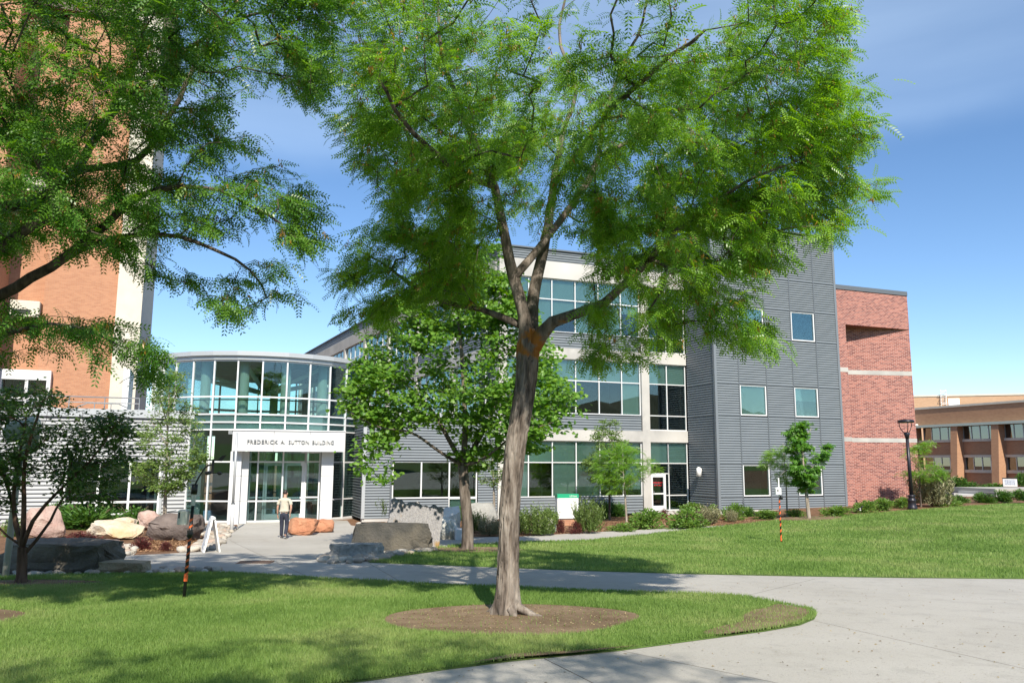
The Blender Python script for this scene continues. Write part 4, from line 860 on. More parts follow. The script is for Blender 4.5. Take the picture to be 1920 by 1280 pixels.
boxL = [(B3(60, 100, -.8), (4.8, 4.2, 2.6), 1.0), (B3(150, 110, -1.2), (1.9, 2.2, 1.4), 1.8), (B3(420, 40, -.2), (2.4, 3., 1.6), 1.1), (B3(40, 360, -2.2), (1.4, 1.5, 1.), 1.0), (B3(400, 420, -.5), (1.8, 1.6, 1.5), 1.05), (B3(120, 640, -.8), (1.6, 1.2, .6), 1.), (TL+np.array([-3, -.5, 5.6]), (4, 4.2, 2.2), .8)]
A = sample_crown(1330, boxL, rg2, mLeft)
tips = k2.grow(A, rg2, fk, rmax=.04)
P2, D2, N2 = spray(tips, k2, rg2, 25, .095, B3(100, 150, 0), reach=.95, droop=.5)
q2 = proj(P2); m2 = (q2[:, 1] > -45) & (q2[:, 0] > -45); keep = m2 | (rg2.random(len(P2)) < .4); P2, D2, N2, m2 = P2[keep], D2[keep], N2[keep], m2[keep]
Vl, Fl, Al = leaves(PIN6, P2-TL, D2, N2, rg2.uniform(.17, .28, len(P2))*np.where(m2, 1, 1.5), np.clip(rg2.normal(.45, .25, len(P2)), 0, 1)); print('left leaves', len(P2))
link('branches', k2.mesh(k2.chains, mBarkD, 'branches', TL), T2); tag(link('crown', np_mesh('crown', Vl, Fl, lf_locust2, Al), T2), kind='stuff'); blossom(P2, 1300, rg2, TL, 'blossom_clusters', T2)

# ---------------- the maple behind
def make_tree(name, label, base, Y, trunk, tr_r, limbs, poly, boxes, nat, per, spread, tmpl, lsc, lmat, bmat, seed, reach=.5, droop=.3, wob=.02, group=None, up_=.7, rtip=.004, ridge=.008, sides=18, flare=.25, minh=.5):
    rg_ = np.random.default_rng(seed); base = np.array(base); root = tree_root(name, base, label, group=group)
    link('trunk', bark_trunk(trunk, tr_r, base, bmat, sides=sides, step=.06, ridge=ridge, flare=flare), root)
    sk = Skel()
    for pts, rr in limbs: sk.limb(pts, rr, wob=wob*.3)
    def mk(p):
        q = proj(p); return inpoly(q[:, 0], q[:, 1], poly) & (p[:, 2]-gz(p[:, 0], p[:, 1]) > minh)
    A_ = sample_crown(nat, boxes, rg_, mk); tips_ = sk.grow(A_, rg_, trunk[-1], wob=wob, rtip=rtip, rmax=tr_r[-1]*.5)
    P, D, Nn = spray(tips_, sk, rg_, per, spread, np.mean([b[0] for b in boxes], 0), reach=reach, up_=up_, droop=droop)
    V, F, Av = leaves(tmpl, P-base, D, Nn, rg_.uniform(lsc[0], lsc[1], len(P)), np.clip(rg_.normal(.5, .27, len(P)), 0, 1))
    link('branches', sk.mesh(sk.chains, bmat, 'branches', base), root); tag(link('crown', np_mesh('crown', V, F, lmat, Av), root), kind='stuff'); print(name, len(P)); return root
mb = G(876, 1032); Ym = mb[1]; q = lambda x, y, d=0.: at(x, y, Ym+d)
fkm = q(868, 872)
make_tree('maple_tree', 'leafy green maple with forked dark trunk in front of the entrance wing', mb, Ym, [mb-np.array([0, 0, .05]), q(877, 985), q(871, 920), fkm], [.2, .175, .165, .16],
    [([fkm, q(845, 830, .2), q(810, 770, .4), q(760, 720, .5), q(710, 690, .5)], [.10, .075, .055, .04, .02]), ([fkm, q(872, 800, -.3), q(868, 700, -.4), q(860, 600, -.3), q(855, 530, -.2)], [.11, .085, .065, .045, .02]),
     ([fkm, q(905, 810, .3), q(940, 740, .6), q(980, 690, .6), q(1020, 700, .6)], [.10, .075, .055, .035, .02]), ([fkm, q(830, 850, -.5), q(770, 810, -1.2), q(710, 800, -1.4), q(650, 770, -1.3)], [.07, .05, .035, .025, .015]), ([fkm, q(905, 860, -.8), q(960, 820, -1.4), q(1040, 790, -1.6)], [.06, .045, .03, .015])],
    [(598, 748), (640, 690), (695, 660), (665, 590), (720, 550), (780, 490), (840, 450), (930, 455), (995, 530), (1020, 630), (1060, 700), (1100, 770), (1085, 815), (1035, 840), (990, 878), (930, 890), (880, 880), (862, 855), (845, 812), (790, 788), (748, 808), (738, 850), (728, 905), (680, 900), (655, 845), (690, 800), (640, 775)],
    [(q(860, 700), (3.5, 2.5, 3.2), 1.3), (q(860, 560, .2), (2.1, 1.9, 1.4), 1.15), (q(885, 505, .2), (1.6, 1.5, .9), 1.1), (q(745, 740, -.4), (1.8, 1.4, 1.4), .95), (q(990, 770, -.6), (1.7, 1.8, 1.4), 1.), (q(700, 860, -1.), (.7, .7, .8), .9)], 740, 32, .2, LOB, (.095, .155), lf_maple, mBarkM, 31, reach=.7, droop=.35)
src = [o for o in COL.objects if o.name.startswith('maple_tree')][0]
for n_, (x_, y_, s_, w_) in enumerate(((-22, -24, 1.2, 'leftmost of the row'), (-9, -31, 1.35, 'second from the left in the row'), (6, -34, 1.3, 'middle one of the row'), (19, -28, 1.2, 'second from the right in the row'), (31, -22, 1.25, 'rightmost of the row'))):
    c_ = src.copy(); COL.objects.link(c_); c_.location = (x_, y_, float(gz(x_, max(y_, -20)))); c_.rotation_euler = (0, 0, n_*1.9); c_.scale = (s_, s_, s_); tag(c_, 'shade tree across the lawn behind the camera, '+w_, 'tree', 'trees behind the camera')
    for ch_ in list(src.children): d_ = ch_.copy(); COL.objects.link(d_); d_.parent = c_
# ---------------- dark multi-stemmed small tree at the left edge
jb = np.array([jm_[0], jm_[1], gz(jm_[0], jm_[1])]); Yj = jb[1]; q = lambda x, y, d=0.: at(x, y, Yj+d)
f1 = q(42, 1025)
make_tree('small_maple_tree', 'dark leaved multi-stemmed small tree in front of the large dark boulder', jb, Yj, [jb-np.array([0, 0, .04]), q(41, 1065), f1], [.10, .088, .08],
    [([f1, q(30, 985, .1), q(25, 930, .2), q(35, 860, .3), q(50, 780, .3)], [.05, .042, .036, .028, .012]), ([f1, q(45, 960), q(45, 880, -.1), q(60, 810, -.2), q(85, 740, -.2)], [.055, .045, .036, .028, .01]),
     ([f1, q(62, 975, -.1), q(85, 945, -.2), q(130, 900, -.3), q(180, 850, -.4), q(220, 790, -.4)], [.045, .04, .034, .026, .018, .008]), ([q(44, 1040), q(70, 1010, .1), q(95, 975, .2), q(120, 930, .3), q(190, 880, .3)], [.035, .03, .026, .02, .01]), ([q(40, 1022), q(15, 1005, .1), q(-5, 985, .2), q(-30, 940, .2)], [.022, .02, .016, .01]), ([f1, q(10, 900, .5), q(-30, 820, .8), q(-60, 740, .9)], [.04, .03, .022, .01])],
    [(-200, 700), (-100, 690), (30, 712), (70, 690), (110, 720), (130, 765), (200, 775), (265, 775), (275, 800), (240, 830), (262, 850), (225, 900), (215, 950), (130, 965), (120, 905), (90, 900), (60, 960), (10, 965), (-40, 1000), (-200, 960)],
    [(q(70, 810), (1.7, 1.3, 1.0), 1.2), (q(185, 870), (.75, .8, .9), .95), (q(-40, 850), (1., 1., 1.3), .8), (q(225, 800), (.5, .5, .3), .9)], 560, 25, .12, SIMP, (.06, .105), lf_jm, mBarkR, 37, reach=.35, droop=.25, wob=.02, ridge=.004)
# ---------------- small trees in the beds
def sapling(name, label, px, py, ptop, poly, tmpl, lsc, lmat, bmat, seed, nat=120, per=22, spread=.10, tw=.05, depth=.8, Yo=None, droop=.3, reach=.4, cb=None, boxes=None, group=None, minh=.4):
    b = G(px, py) if Yo is None else at(px, py, Yo); b = np.array(b); Y = b[1]; q = lambda x, y, d=0.: at(x, y, Y+d); top = q(*ptop); fkp = q(*cb) if cb else b*.55+top*.45
    pl = np.array(poly); x0, x1, y0, y1 = pl[:, 0].min(), pl[:, 0].max(), pl[:, 1].min(), pl[:, 1].max(); cx_, cy_ = (x0+x1)/2, (y0+y1)/2; rx, rz = (x1-x0)/2*Y/FPX, (y1-y0)/2*Y/FPX
    mid = (fkp+top)/2; lims = [([fkp, mid, top], [tw*.7, tw*.45, tw*.15])]; r_ = random.Random(seed)
    for i_ in range(5): a_ = i_*1.26+r_.random(); h_ = .1+.15*i_; s0 = fkp*(1-h_)+top*h_; lims.append(([s0, s0+np.array([math.cos(a_)*rx*.35, math.sin(a_)*depth*.35, rz*.25]), s0+np.array([math.cos(a_)*rx*.7, math.sin(a_)*depth*.7, rz*.4])], [tw*.4, tw*.28, tw*.12]))
    return make_tree(name, label, b, Y, [b-np.array([0, 0, .05]), b*.6+fkp*.4, fkp], [tw*1.15, tw, tw*.85], lims, poly, boxes or [(q(cx_, cy_), (rx*1.02, depth, rz*1.02), 1.)], nat, per, spread, tmpl, lsc, lmat, bmat, seed, reach=reach, droop=droop, wob=.02, ridge=.003, sides=12, flare=.1, minh=minh, group=group)
sapling('pear_tree', 'slender pale green tree with straight pale trunk left of the white folding sign', 307, 1011, (318, 700), [(300, 690), (345, 690), (352, 740), (372, 790), (375, 830), (388, 860), (372, 885), (350, 900), (345, 935), (290, 925), (262, 905), (247, 875), (262, 850), (250, 810), (285, 790), (283, 730)], SIMP, (.085, .13), lf_pear, mBarkP, 41, nat=330, per=30, spread=.12, tw=.075, depth=1.2, cb=(310, 930))
sapling('pear_tree', 'small grey green tree with thin dark trunk behind the locust sapling at the facade', 1143, 976, (1143, 790), [(1135, 780), (1155, 785), (1160, 815), (1178, 830), (1180, 880), (1165, 915), (1110, 905), (1095, 880), (1090, 865), (1110, 850), (1108, 810)], SIMP, (.085, .13), lf_pear, mBarkD, 42, nat=240, per=30, tw=.055, depth=1.1, Yo=42.2, cb=(1143, 925))
sapling('locust_sapling', 'bright green locust sapling with pale thin trunk in front of the facade windows', 1175, 979, (1165, 830), [(1130, 835), (1160, 825), (1195, 840), (1205, 860), (1240, 865), (1235, 885), (1200, 890), (1215, 905), (1180, 910), (1165, 930), (1120, 910), (1115, 880)], PIN, (.17, .28), lf_locust, mBarkP, 43, nat=190, per=16, tw=.05, depth=1.0, cb=(1172, 925), spread=.13)
sapling('pear_tree', 'small round grey green tree half hidden behind the large foreground trunk', 927, 974, (922, 830), [(890, 850), (905, 830), (940, 825), (960, 850), (958, 890), (935, 915), (905, 905), (888, 880)], SIMP, (.08, .12), lf_pear, mBarkP, 44, nat=120, per=22, tw=.06, depth=.8, Yo=38., cb=(926, 920))
sapling('buckeye_sapling', 'young broad leaved tree with pale trunk in a soil circle on the right lawn', 1517, 973, (1500, 800), [(1470, 800), (1505, 787), (1520, 800), (1518, 830), (1532, 850), (1552, 830), (1556, 862), (1535, 880), (1520, 920), (1485, 918), (1478, 890), (1490, 870), (1472, 850), (1482, 825)], PALM, (.16, .27), lf_buck, mBarkP, 45, nat=120, per=15, tw=.085, depth=.9, cb=(1510, 905), spread=.11, droop=.5)
sapling('locust_sapling', 'thin locust sapling beside the broad leaved young tree at the metal tower', 1476, 966, (1468, 830), [(1455, 840), (1480, 835), (1490, 870), (1500, 900), (1470, 905), (1450, 890), (1428, 870), (1432, 850)], PIN, (.17, .27), lf_locust, mBarkP, 46, nat=80, per=14, tw=.04, depth=.8, Yo=40.8, cb=(1474, 905), spread=.12)
sapling('locust_sapling', 'wispy locust sapling growing beside the lamp post at the brick corner', 1727, 948, (1722, 830), [(1700, 845), (1720, 825), (1750, 830), (1748, 850), (1738, 862), (1770, 880), (1776, 900), (1745, 905), (1700, 905), (1688, 893), (1705, 880), (1722, 870)], PIN, (.2, .32), lf_locust, mBarkD, 47, nat=80, per=14, tw=.04, depth=1., Yo=46., cb=(1724, 900), spread=.14)
# ================================================================== SHRUBS
lf_rose = leafmat('rosemary_leaf', (.075, .13, .03), (.17, .24, .06), .3); lf_dark = leafmat('juniper_leaf', (.045, .125, .025), (.11, .22, .04), .3)
lf_barb = leafmat('barberry_leaf', (.07, .02, .02), (.17, .05, .042), .25); lf_mound = leafmat('catmint_leaf', (.10, .20, .04), (.21, .34, .075), .38); lf_pale = leafmat('pale_stem', (.17, .18, .09), (.30, .28, .16), .2)
mStem = M('shrub_stem', (.09, .06, .04), .9)
def shrub_mesh(kind, seed):
    g = np.random.default_rng(seed)
    if kind in ('rosemary', 'tuft'):                             # upright spikes
        n = 170; a = g.uniform(0, 6.283, n); r_ = np.sqrt(g.random(n))*.42; P = np.stack([r_*np.cos(a), r_*np.sin(a), np.zeros(n)], -1); D = np.stack([.35*r_*np.cos(a)*2+g.normal(size=n)*.10, .35*r_*np.sin(a)*2+g.normal(size=n)*.1, np.ones(n)], -1); L_ = (1-.9*r_*r_*2)*g.uniform(.6, 1.05, n)
        k = 16; t = np.tile(np.linspace(.12, 1, k), n); PP = np.repeat(P, k, 0)+np.repeat(D*L_[:, None], k, 0)*t[:, None]; ang = g.uniform(0, 6.283, n*k); DD = np.stack([np.cos(ang)*.8, np.sin(ang)*.8, np.full(n*k, .75)], -1)
        sc = g.uniform(.075, .13, n*k); V, F, A_ = leaves(NARR, PP, DD, g.normal(size=PP.shape), sc, np.clip(np.repeat(g.random(n), k)*.6+t*.4, 0, 1)); mat = lf_rose if kind == 'rosemary' else lf_pale
    else:
        n = {'mound': 1500, 'barberry': 1300, 'juniper': 1900, 'hedge': 1700}[kind]; nb = 26; ca = g.normal(size=(nb, 3)); ca /= np.linalg.norm(ca, axis=1, keepdims=True); ca[:, 2] = np.abs(ca[:, 2]); C_ = ca*g.uniform(.25, .8, (nb, 1))*np.array([.5, .5, .95])
        i_ = g.integers(0, nb, n); d = g.normal(size=(n, 3)); d /= np.linalg.norm(d, axis=1, keepdims=True); PP = C_[i_]+d*np.array([.17, .17, .2])*g.random((n, 1))**.4; PP[:, 2] = np.maximum(PP[:, 2], .02)
        DD = d+np.array([0, 0, {'mound': .5, 'barberry': .6, 'juniper': .9, 'hedge': .3}[kind]])+(PP-np.array([0, 0, .2])); sz = {'mound': (.07, .12), 'barberry': (.06, .10), 'juniper': (.09, .17), 'hedge': (.07, .12)}[kind]
        V, F, A_ = leaves(NARR if kind == 'juniper' else SIMP, PP, DD, g.normal(size=PP.shape)+np.array([0, 0, .5]), g.uniform(*sz, n), g.random(n)); mat = {'mound': lf_mound, 'barberry': lf_barb, 'juniper': lf_dark, 'hedge': lf_dark}[kind]
    st = MB()
    for k_ in range(9): a_ = k_*.7; st.tube([(0, 0, 0), (.12*math.cos(a_), .12*math.sin(a_), .35), (.3*math.cos(a_), .3*math.sin(a_), .72)], [.02, .014, .005], 4)
    return np_mesh('foliage', V, F, mat, A_), st.mesh('stems', mStem)
SH = {}
def shrub(kind, px, py, w, h, label, Y=None, name=None, var=None):
    b = G(px, py) if Y is None else at(px, py, Y); Yb = b[1]; key = (kind, (var if var is not None else int(px)) % 2)
    if key not in SH: SH[key] = shrub_mesh(kind, len(SH)+100)
    f, s_ = SH[key]; W_ = w*Yb/FPX; H_ = h*Yb/FPX; nm = name or {'rosemary': 'spiky_shrub', 'tuft': 'grass_tuft', 'mound': 'flowering_shrub', 'barberry': 'barberry_shrub', 'juniper': 'juniper_shrub', 'hedge': 'hedge_shrub'}[kind]
    o = tag(link(nm, None, None, (b[0], b[1], float(gz(b[0], b[1])) if Y is None else float(b[2])), (0, 0, (px*1.7) % 6.28)), label, 'grass tuft' if kind == 'tuft' else 'shrub')
    sc = (W_, W_*.9, H_*1.02); link('foliage', f, o, scale=sc); link('stems', s_, o, scale=sc)
for a in [('rosemary', 1010, 1004, 66, 56, 'spiky green shrub hiding half of the white boulder right of the big trunk'), ('rosemary', 1104, 1000, 54, 66, 'tall spiky green shrub directly right of the white campus sign'),
    ('rosemary', 978, 1001, 34, 40, 'small spiky shrub touching the right side of the big trunk'), ('juniper', 1075, 968, 40, 36, 'dark evergreen behind the white campus sign, below the window'), ('juniper', 1128, 972, 36, 42, 'dark evergreen left of the pear tree trunk by the facade'), ('juniper', 1160, 968, 40, 34, 'dark evergreen between the two sapling trunks by the facade'),
    ('barberry', 1051, 999, 26, 30, 'dark red barberry at the left foot of the white campus sign'), ('barberry', 1081, 1001, 32, 28, 'dark red barberry in front of the white campus sign'), ('barberry', 1030, 968, 40, 24, 'dark red barberry against the metal spandrel left of the campus sign'),
    ('barberry', 1190, 964, 40, 24, 'dark red barberry against the facade left of the side door'), ('barberry', 1244, 973, 24, 26, 'dark red barberry right in front of the side door'), ('mound', 1030, 985, 40, 34, 'bright green mound behind the white boulder and spiky shrub'),
    ('mound', 1212, 991, 80, 44, 'wide bright green mound left of the side door beside the path'), ('mound', 1287, 991, 86, 44, 'wide bright green mound right of the side door beside the path'), ('mound', 1165, 996, 60, 18, 'low sparse green plant on the mulch below the saplings'), ('mound', 1300, 962, 50, 24, 'green plant against the dark side of the metal tower'),
    ('tuft', 1325, 982, 48, 34, 'pale dry grass tuft near the corner of the metal tower'), ('mound', 1335, 972, 34, 30, 'yellow green plant at the corner of the metal tower'), ('mound', 1378, 974, 52, 36, 'round bright green bush below the lowest left tower window'), ('tuft', 1372, 978, 20, 22, 'small grey tuft in front of the round bush below the tower window'),
    ('juniper', 1404, 968, 26, 24, 'dark green upright plant right of the round bush at the tower'), ('mound', 1440, 972, 56, 20, 'low green groundcover below the tower left of the sapling trunk'), ('mound', 1490, 970, 44, 18, 'low green groundcover between the two sapling trunks at the tower'),
    ('mound', 1570, 968, 66, 24, 'leafy green clump at the right corner of the metal tower'), ('mound', 1622, 960, 54, 26, 'leafy green clump behind the magpie at the brick wall'), ('mound', 1658, 957, 46, 28, 'leafy green clump in the middle of the brick wall foot'), ('mound', 1692, 952, 44, 24, 'leafy green clump at the brick wall left of the lamp post')]:
    shrub(*a)
for a in [('tuft', 1748, 950, 76, 74, 'large twiggy grey green bush right of the lamp post', 47.), ('mound', 1775, 952, 60, 30, 'olive green bush right of the twiggy grey bush', 48.), ('juniper', 1803, 946, 34, 22, 'small dark bush at the left end of the concrete steps', 52.), ('juniper', 1846, 943, 46, 26, 'dark bush in front of the concrete steps', 52.), ('juniper', 1884, 940, 40, 28, 'dark bush right of the concrete steps on the lawn crest', 52.), ('juniper', 1916, 937, 40, 26, 'dark bush at the right edge on the lawn crest', 52.),
    ('hedge', 1795, 924, 60, 34, 'rounded green bush below the tan building, left of its first pier', 84.), ('hedge', 1826, 923, 50, 28, 'rounded green bush in the middle below the tan building', 84.), ('juniper', 1866, 921, 66, 20, 'low spreading juniper below the tan building near the small sign', 84.), ('hedge', 1918, 910, 36, 34, 'green bush right of the small orange based sign', 82.)]:
    shrub(*a[:6], Y=a[6])
for a in [('juniper', 170, 990, 130, 56, 'wide feathery green juniper in front of the left wing windows'), ('juniper', 105, 985, 70, 50, 'dark green juniper behind the pink boulder'), ('hedge', 248, 984, 90, 46, 'clipped green hedge under the left wing window beside the white rock'), ('hedge', 305, 978, 50, 30, 'low green plant behind the dark leaning boulder'),
    ('barberry', 152, 1020, 84, 30, 'spreading dark red barberry behind the large dark boulder'), ('barberry', 262, 1030, 54, 30, 'dark red barberry in the mulch left of the pear trunk'), ('barberry', 312, 1032, 30, 24, 'small dark red barberry in front of the pear trunk'), ('tuft', 338, 1006, 56, 30, 'grey green trailing plant on the dark leaning boulder'),
    ('rosemary', 716, 976, 42, 46, 'spiky green shrub between the entrance corner and the grooved granite slab'), ('tuft', 918, 1004, 40, 34, 'pale grey green shrub left of the big trunk base line'), ('rosemary', 888, 998, 42, 40, 'grey green shrub right of the maple trunk'), ('mound', 25, 1005, 46, 40, 'green bush left of the pink boulder at the frame edge'), ('mound', 862, 975, 40, 30, 'green plant behind the maple trunk at the wall')]:
    shrub(*a)
# wood chips lie as loose litter in the beds: part of the bed material, with a scatter of larger chips
ch = MB(); rr_ = random.Random(4); Vc = []; Fc = []
bedp = [[(1000, 1003), (1120, 997), (1290, 988), (1360, 985), (1420, 976), (1340, 968), (1200, 975), (1040, 985), (880, 1003)], [(245, 1036), (372, 1031), (385, 1012), (330, 1000), (260, 1015)]]
for poly in bedp:
    w_ = gpts(poly); a_ = np.array(w_)
    xx_ = rng.uniform(a_[:, 0].min(), a_[:, 0].max(), 9000); yy_ = rng.uniform(a_[:, 1].min(), a_[:, 1].max(), 9000); kk = inpoly(xx_, yy_, a_); xx_, yy_ = xx_[kk], yy_[kk]
    P = np.stack([xx_, yy_, gz(xx_, yy_)+.02], -1); D = rng.normal(size=P.shape)*np.array([1, 1, .25]); V, F, _ = leaves(NARR, P, D, rng.normal(size=P.shape)*.4+np.array([0, 0, 1.]), rng.uniform(.06, .14, len(P)), np.zeros(len(P))); Fc.append(F+sum(len(v) for v in Vc)); Vc.append(V)
tag(link('wood_chips', np_mesh('wood_chips', np.concatenate(Vc), np.concatenate(Fc), leafmat('wood_chip', (.26, .135, .075), (.42, .27, .15), .05), rng.random(sum(len(v) for v in Vc)))), 'reddish brown wood chips scattered over the planting beds', 'mulch', kind='stuff')

# ================================================================== ROCKS
def rockmat(name, a, b, c, sc=2.5): return M(name, a, .9, b, sc, bump=.9, bscale=14, col3=c, scale3=1.1, spec=.15, dist=.05)
rk = {'dark': rockmat('dark_rock', (.14, .12, .095), (.22, .195, .16), (.095, .085, .07)), 'tan': rockmat('tan_rock', (.34, .27, .18), (.42, .36, .27), (.25, .16, .09)), 'pink': rockmat('pink_rock', (.38, .25, .21), (.46, .36, .31), (.30, .20, .18)), 'cream': rockmat('cream_rock', (.56, .47, .35), (.62, .56, .47), (.50, .33, .16)),
      'white': rockmat('white_rock', (.56, .55, .50), (.64, .63, .58), (.46, .45, .40)), 'red': rockmat('red_sandstone', (.44, .195, .11), (.50, .27, .16), (.36, .15, .085)), 'brown': rockmat('brown_rock', (.12, .095, .085), (.19, .155, .14), (.085, .07, .065)), 'granite': rockmat('granite', (.34, .335, .315), (.18, .18, .172), (.40, .39, .37), 11), 'grey': rockmat('grey_rock', (.26, .255, .235), (.36, .35, .32), (.20, .195, .18)), 'charcoal': rockmat('charcoal_rock', (.05, .05, .046), (.085, .08, .072), (.13, .115, .09))}
def rock_mesh(seed, mat, dims, sub=5, blocky=.6, rough=.10, lean=0.):
    """convex hull of scattered points, subdivided and roughened: flat facets with worn edges"""
    g = random.Random(seed); bm = bmesh.new(); w, d, h = dims
    if blocky > .8:
        for sx in (-1, 1):
            for sy in (-1, 1):
                for sz in (-1, 1):
                    c = Vector((sx*g.uniform(.84, 1), sy*g.uniform(.8, 1), sz*g.uniform(.86, 1)))
                    for ax in range(3): q = c.copy(); q[ax] *= g.uniform(.78, .93); bm.verts.new(q)
    for _ in range(0 if blocky > .8 else 26):
        v = Vector((g.uniform(-1, 1), g.uniform(-1, 1), g.uniform(-1, 1))); m_ = max(abs(v.x), abs(v.y), abs(v.z)); u = v/m_*blocky+v.normalized()*(1-blocky); bm.verts.new(u*g.uniform(.86, 1.0))
    r_ = bmesh.ops.convex_hull(bm, input=bm.verts[:]); bmesh.ops.delete(bm, geom=[e for e in r_['geom_interior'] if isinstance(e, bmesh.types.BMVert)], context='VERTS')
    bmesh.ops.subdivide_edges(bm, edges=bm.edges[:], cuts=sub, use_grid_fill=True, smooth=.12); bmesh.ops.triangulate(bm, faces=[f for f in bm.faces if len(f.verts) > 4])
    for v in bm.verts:
        p = v.co*1.6+Vector((seed*3.1, 0, 0)); n = noise.fractal(p, .9, 2.1, 5)*rough+(noise.noise(p*.7))*rough*.6; cr = abs(noise.noise(p*1.3+Vector((0, 7, 0)))); n -= rough*.55*max(0., 1-cr/.09); n += rough*.35*noise.noise(p*5); v.co += v.co.normalized()*n
    for v in bm.verts: z = v.co.z; v.co = Vector((v.co.x*w/2+lean*z, v.co.y*d/2, (z*.5+.42)*h))
    bm.normal_update(); me = bpy.data.meshes.new('boulder'); bm.to_mesh(me); bm.free(); me.materials.append(rk[mat]); me.polygons.foreach_set('use_smooth', [True]*len(me.polygons))
    try: me.set_sharp_from_angle(angle=R(32))
    except Exception: pass
    return me
def rock(px, py, w, h, mat, label, seed, depth=.7, blocky=.6, rough=.10, rz=0., lean=0., name='boulder', Y=None):
    b = G(px, py); Yb = b[1]+w*Yb_(b)/FPX*depth*.35; k_ = Yb/b[1]; X = at(px, py, Yb)[0]; sc = Yb/FPX
    o = tag(link(name, rock_mesh(seed, mat, (w*sc, w*sc*depth, h*sc*1.08), blocky=blocky, rough=rough, lean=lean), None, (X, Yb, float(gz(X, Yb))), (0, 0, rz)), label, 'boulder'); return o
def Yb_(b): return b[1]
for a in [(115, 1077, 188, 58, 'dark', 'large dark flat topped boulder behind the small left tree', 3, .55, .85, .17), (230, 1078, 88, 24, 'tan', 'low layered tan rock at the right end of the large dark boulder', 5, .6, .85), (85, 1012, 82, 66, 'pink', 'tall rounded pink boulder behind the large dark boulder', 8, .8, .4),
    (218, 1012, 104, 36, 'cream', 'cream and ochre boulder in the left bed', 12, .7, .4), (196, 1033, 72, 22, 'pink', 'flat pinkish grey rock in front of the cream boulder', 14, .8, .5), (234, 992, 46, 22, 'cream', 'small white rock on the slope behind the cream boulder', 17, .8, .5), (283, 994, 50, 36, 'pink', 'angular pink rock left of the dark leaning boulder', 19, .8, .5, .10, .4, -.12),
    (330, 1014, 108, 52, 'brown', 'dark brown leaning boulder behind the pear trunk', 23, .7, .45), (566, 1004, 64, 32, 'red', 'larger red sandstone block beside the walking person', 27, .8, .75), (606, 999, 42, 24, 'red', 'smaller red sandstone block at the entrance doors', 29, .9, .75),
    (738, 1033, 138, 49, 'charcoal', 'wide dark flat topped boulder left of the maple trunk', 33, .5, .93, .09), (668, 1048, 92, 27, 'granite', 'low pale granite block in front of the dark flat topped boulder', 35, .5, .85, .10), (826, 1012, 70, 40, 'white', 'rounded white rock right of the dark flat topped boulder', 39, .8, .45), (845, 1003, 42, 58, 'white', 'upright white rock left of the maple trunk', 41, .9, .4),
    (905, 988, 62, 48, 'grey', 'grey pointed boulder between the maple and the big trunk', 45, .8, .4), (1024, 1003, 44, 34, 'white', 'white boulder behind the spiky shrub right of the big trunk', 47, .7, .4)]:
    rock(*a)
# grooved granite slab: real grooves cut across its face
sb = G(772, 1000); SY = 26.9; s0 = at(772, 996, SY); sl = empty('granite_slab', (s0[0], SY, float(gz(s0[0], SY))), R(12)); tag(sl, 'standing grey granite slab with drilled grooves behind the dark flat topped boulder', 'boulder')
sw_ = 1.75; sh_ = 1.5; prof = []
gr = random.Random(3); nx_ = 90; nz_ = 26; V = []; F = []
for side_ in (0, 1):
    for j in range(nz_+1):
        for i_ in range(nx_+1):
            u, v = i_/nx_, j/nz_; top = 1-.22*u*.55+.03*math.sin(u*17)+.02*math.sin(u*41); x = (u-.5)*sw_+.10*v*sh_*.6+(.05*noise.noise(Vector((v*9, u, 3))) if i_ in (0, nx_) else 0)
            gphase = (u*24) % 1; dgr = (.022 if gphase < .38 else 0)*(0 if (.30 < u < .37) else 1)*(1 if u > .1 else .3); y = (-.22 if side_ == 0 else .22)+(dgr if side_ == 0 else 0)+.012*noise.noise(Vector((u*14, v*14, side_*5))); V.append((x, y, v*top*sh_+.0))
n1 = (nz_+1)*(nx_+1); idx = lambda s, j, i_: s*n1+j*(nx_+1)+i_
for j in range(nz_):
    for i_ in range(nx_): F.append((idx(0, j, i_), idx(0, j, i_+1), idx(0, j+1, i_+1), idx(0, j+1, i_))); F.append((idx(1, j, i_+1), idx(1, j, i_), idx(1, j+1, i_), idx(1, j+1, i_+1)))
for j in range(nz_): F.append((idx(1, j, 0), idx(0, j, 0), idx(0, j+1, 0), idx(1, j+1, 0))); F.append((idx(0, j, nx_), idx(1, j, nx_), idx(1, j+1, nx_), idx(0, j+1, nx_)))
for i_ in range(nx_): F.append((idx(0, nz_, i_), idx(0, nz_, i_+1), idx(1, nz_, i_+1), idx(1, nz_, i_)))
mGr = M('grooved_granite', (.22, .215, .22), .9, (.34, .33, .33), 22, bump=.5, bscale=40, col3=(.30, .19, .08), scale3=1.6, lo3=.62, hi3=.72, spec=.2)
sl_o = link('slab', np_mesh('slab', V, F, mGr), sl); sl_o.rotation_euler = (R(-8), R(4), 0)
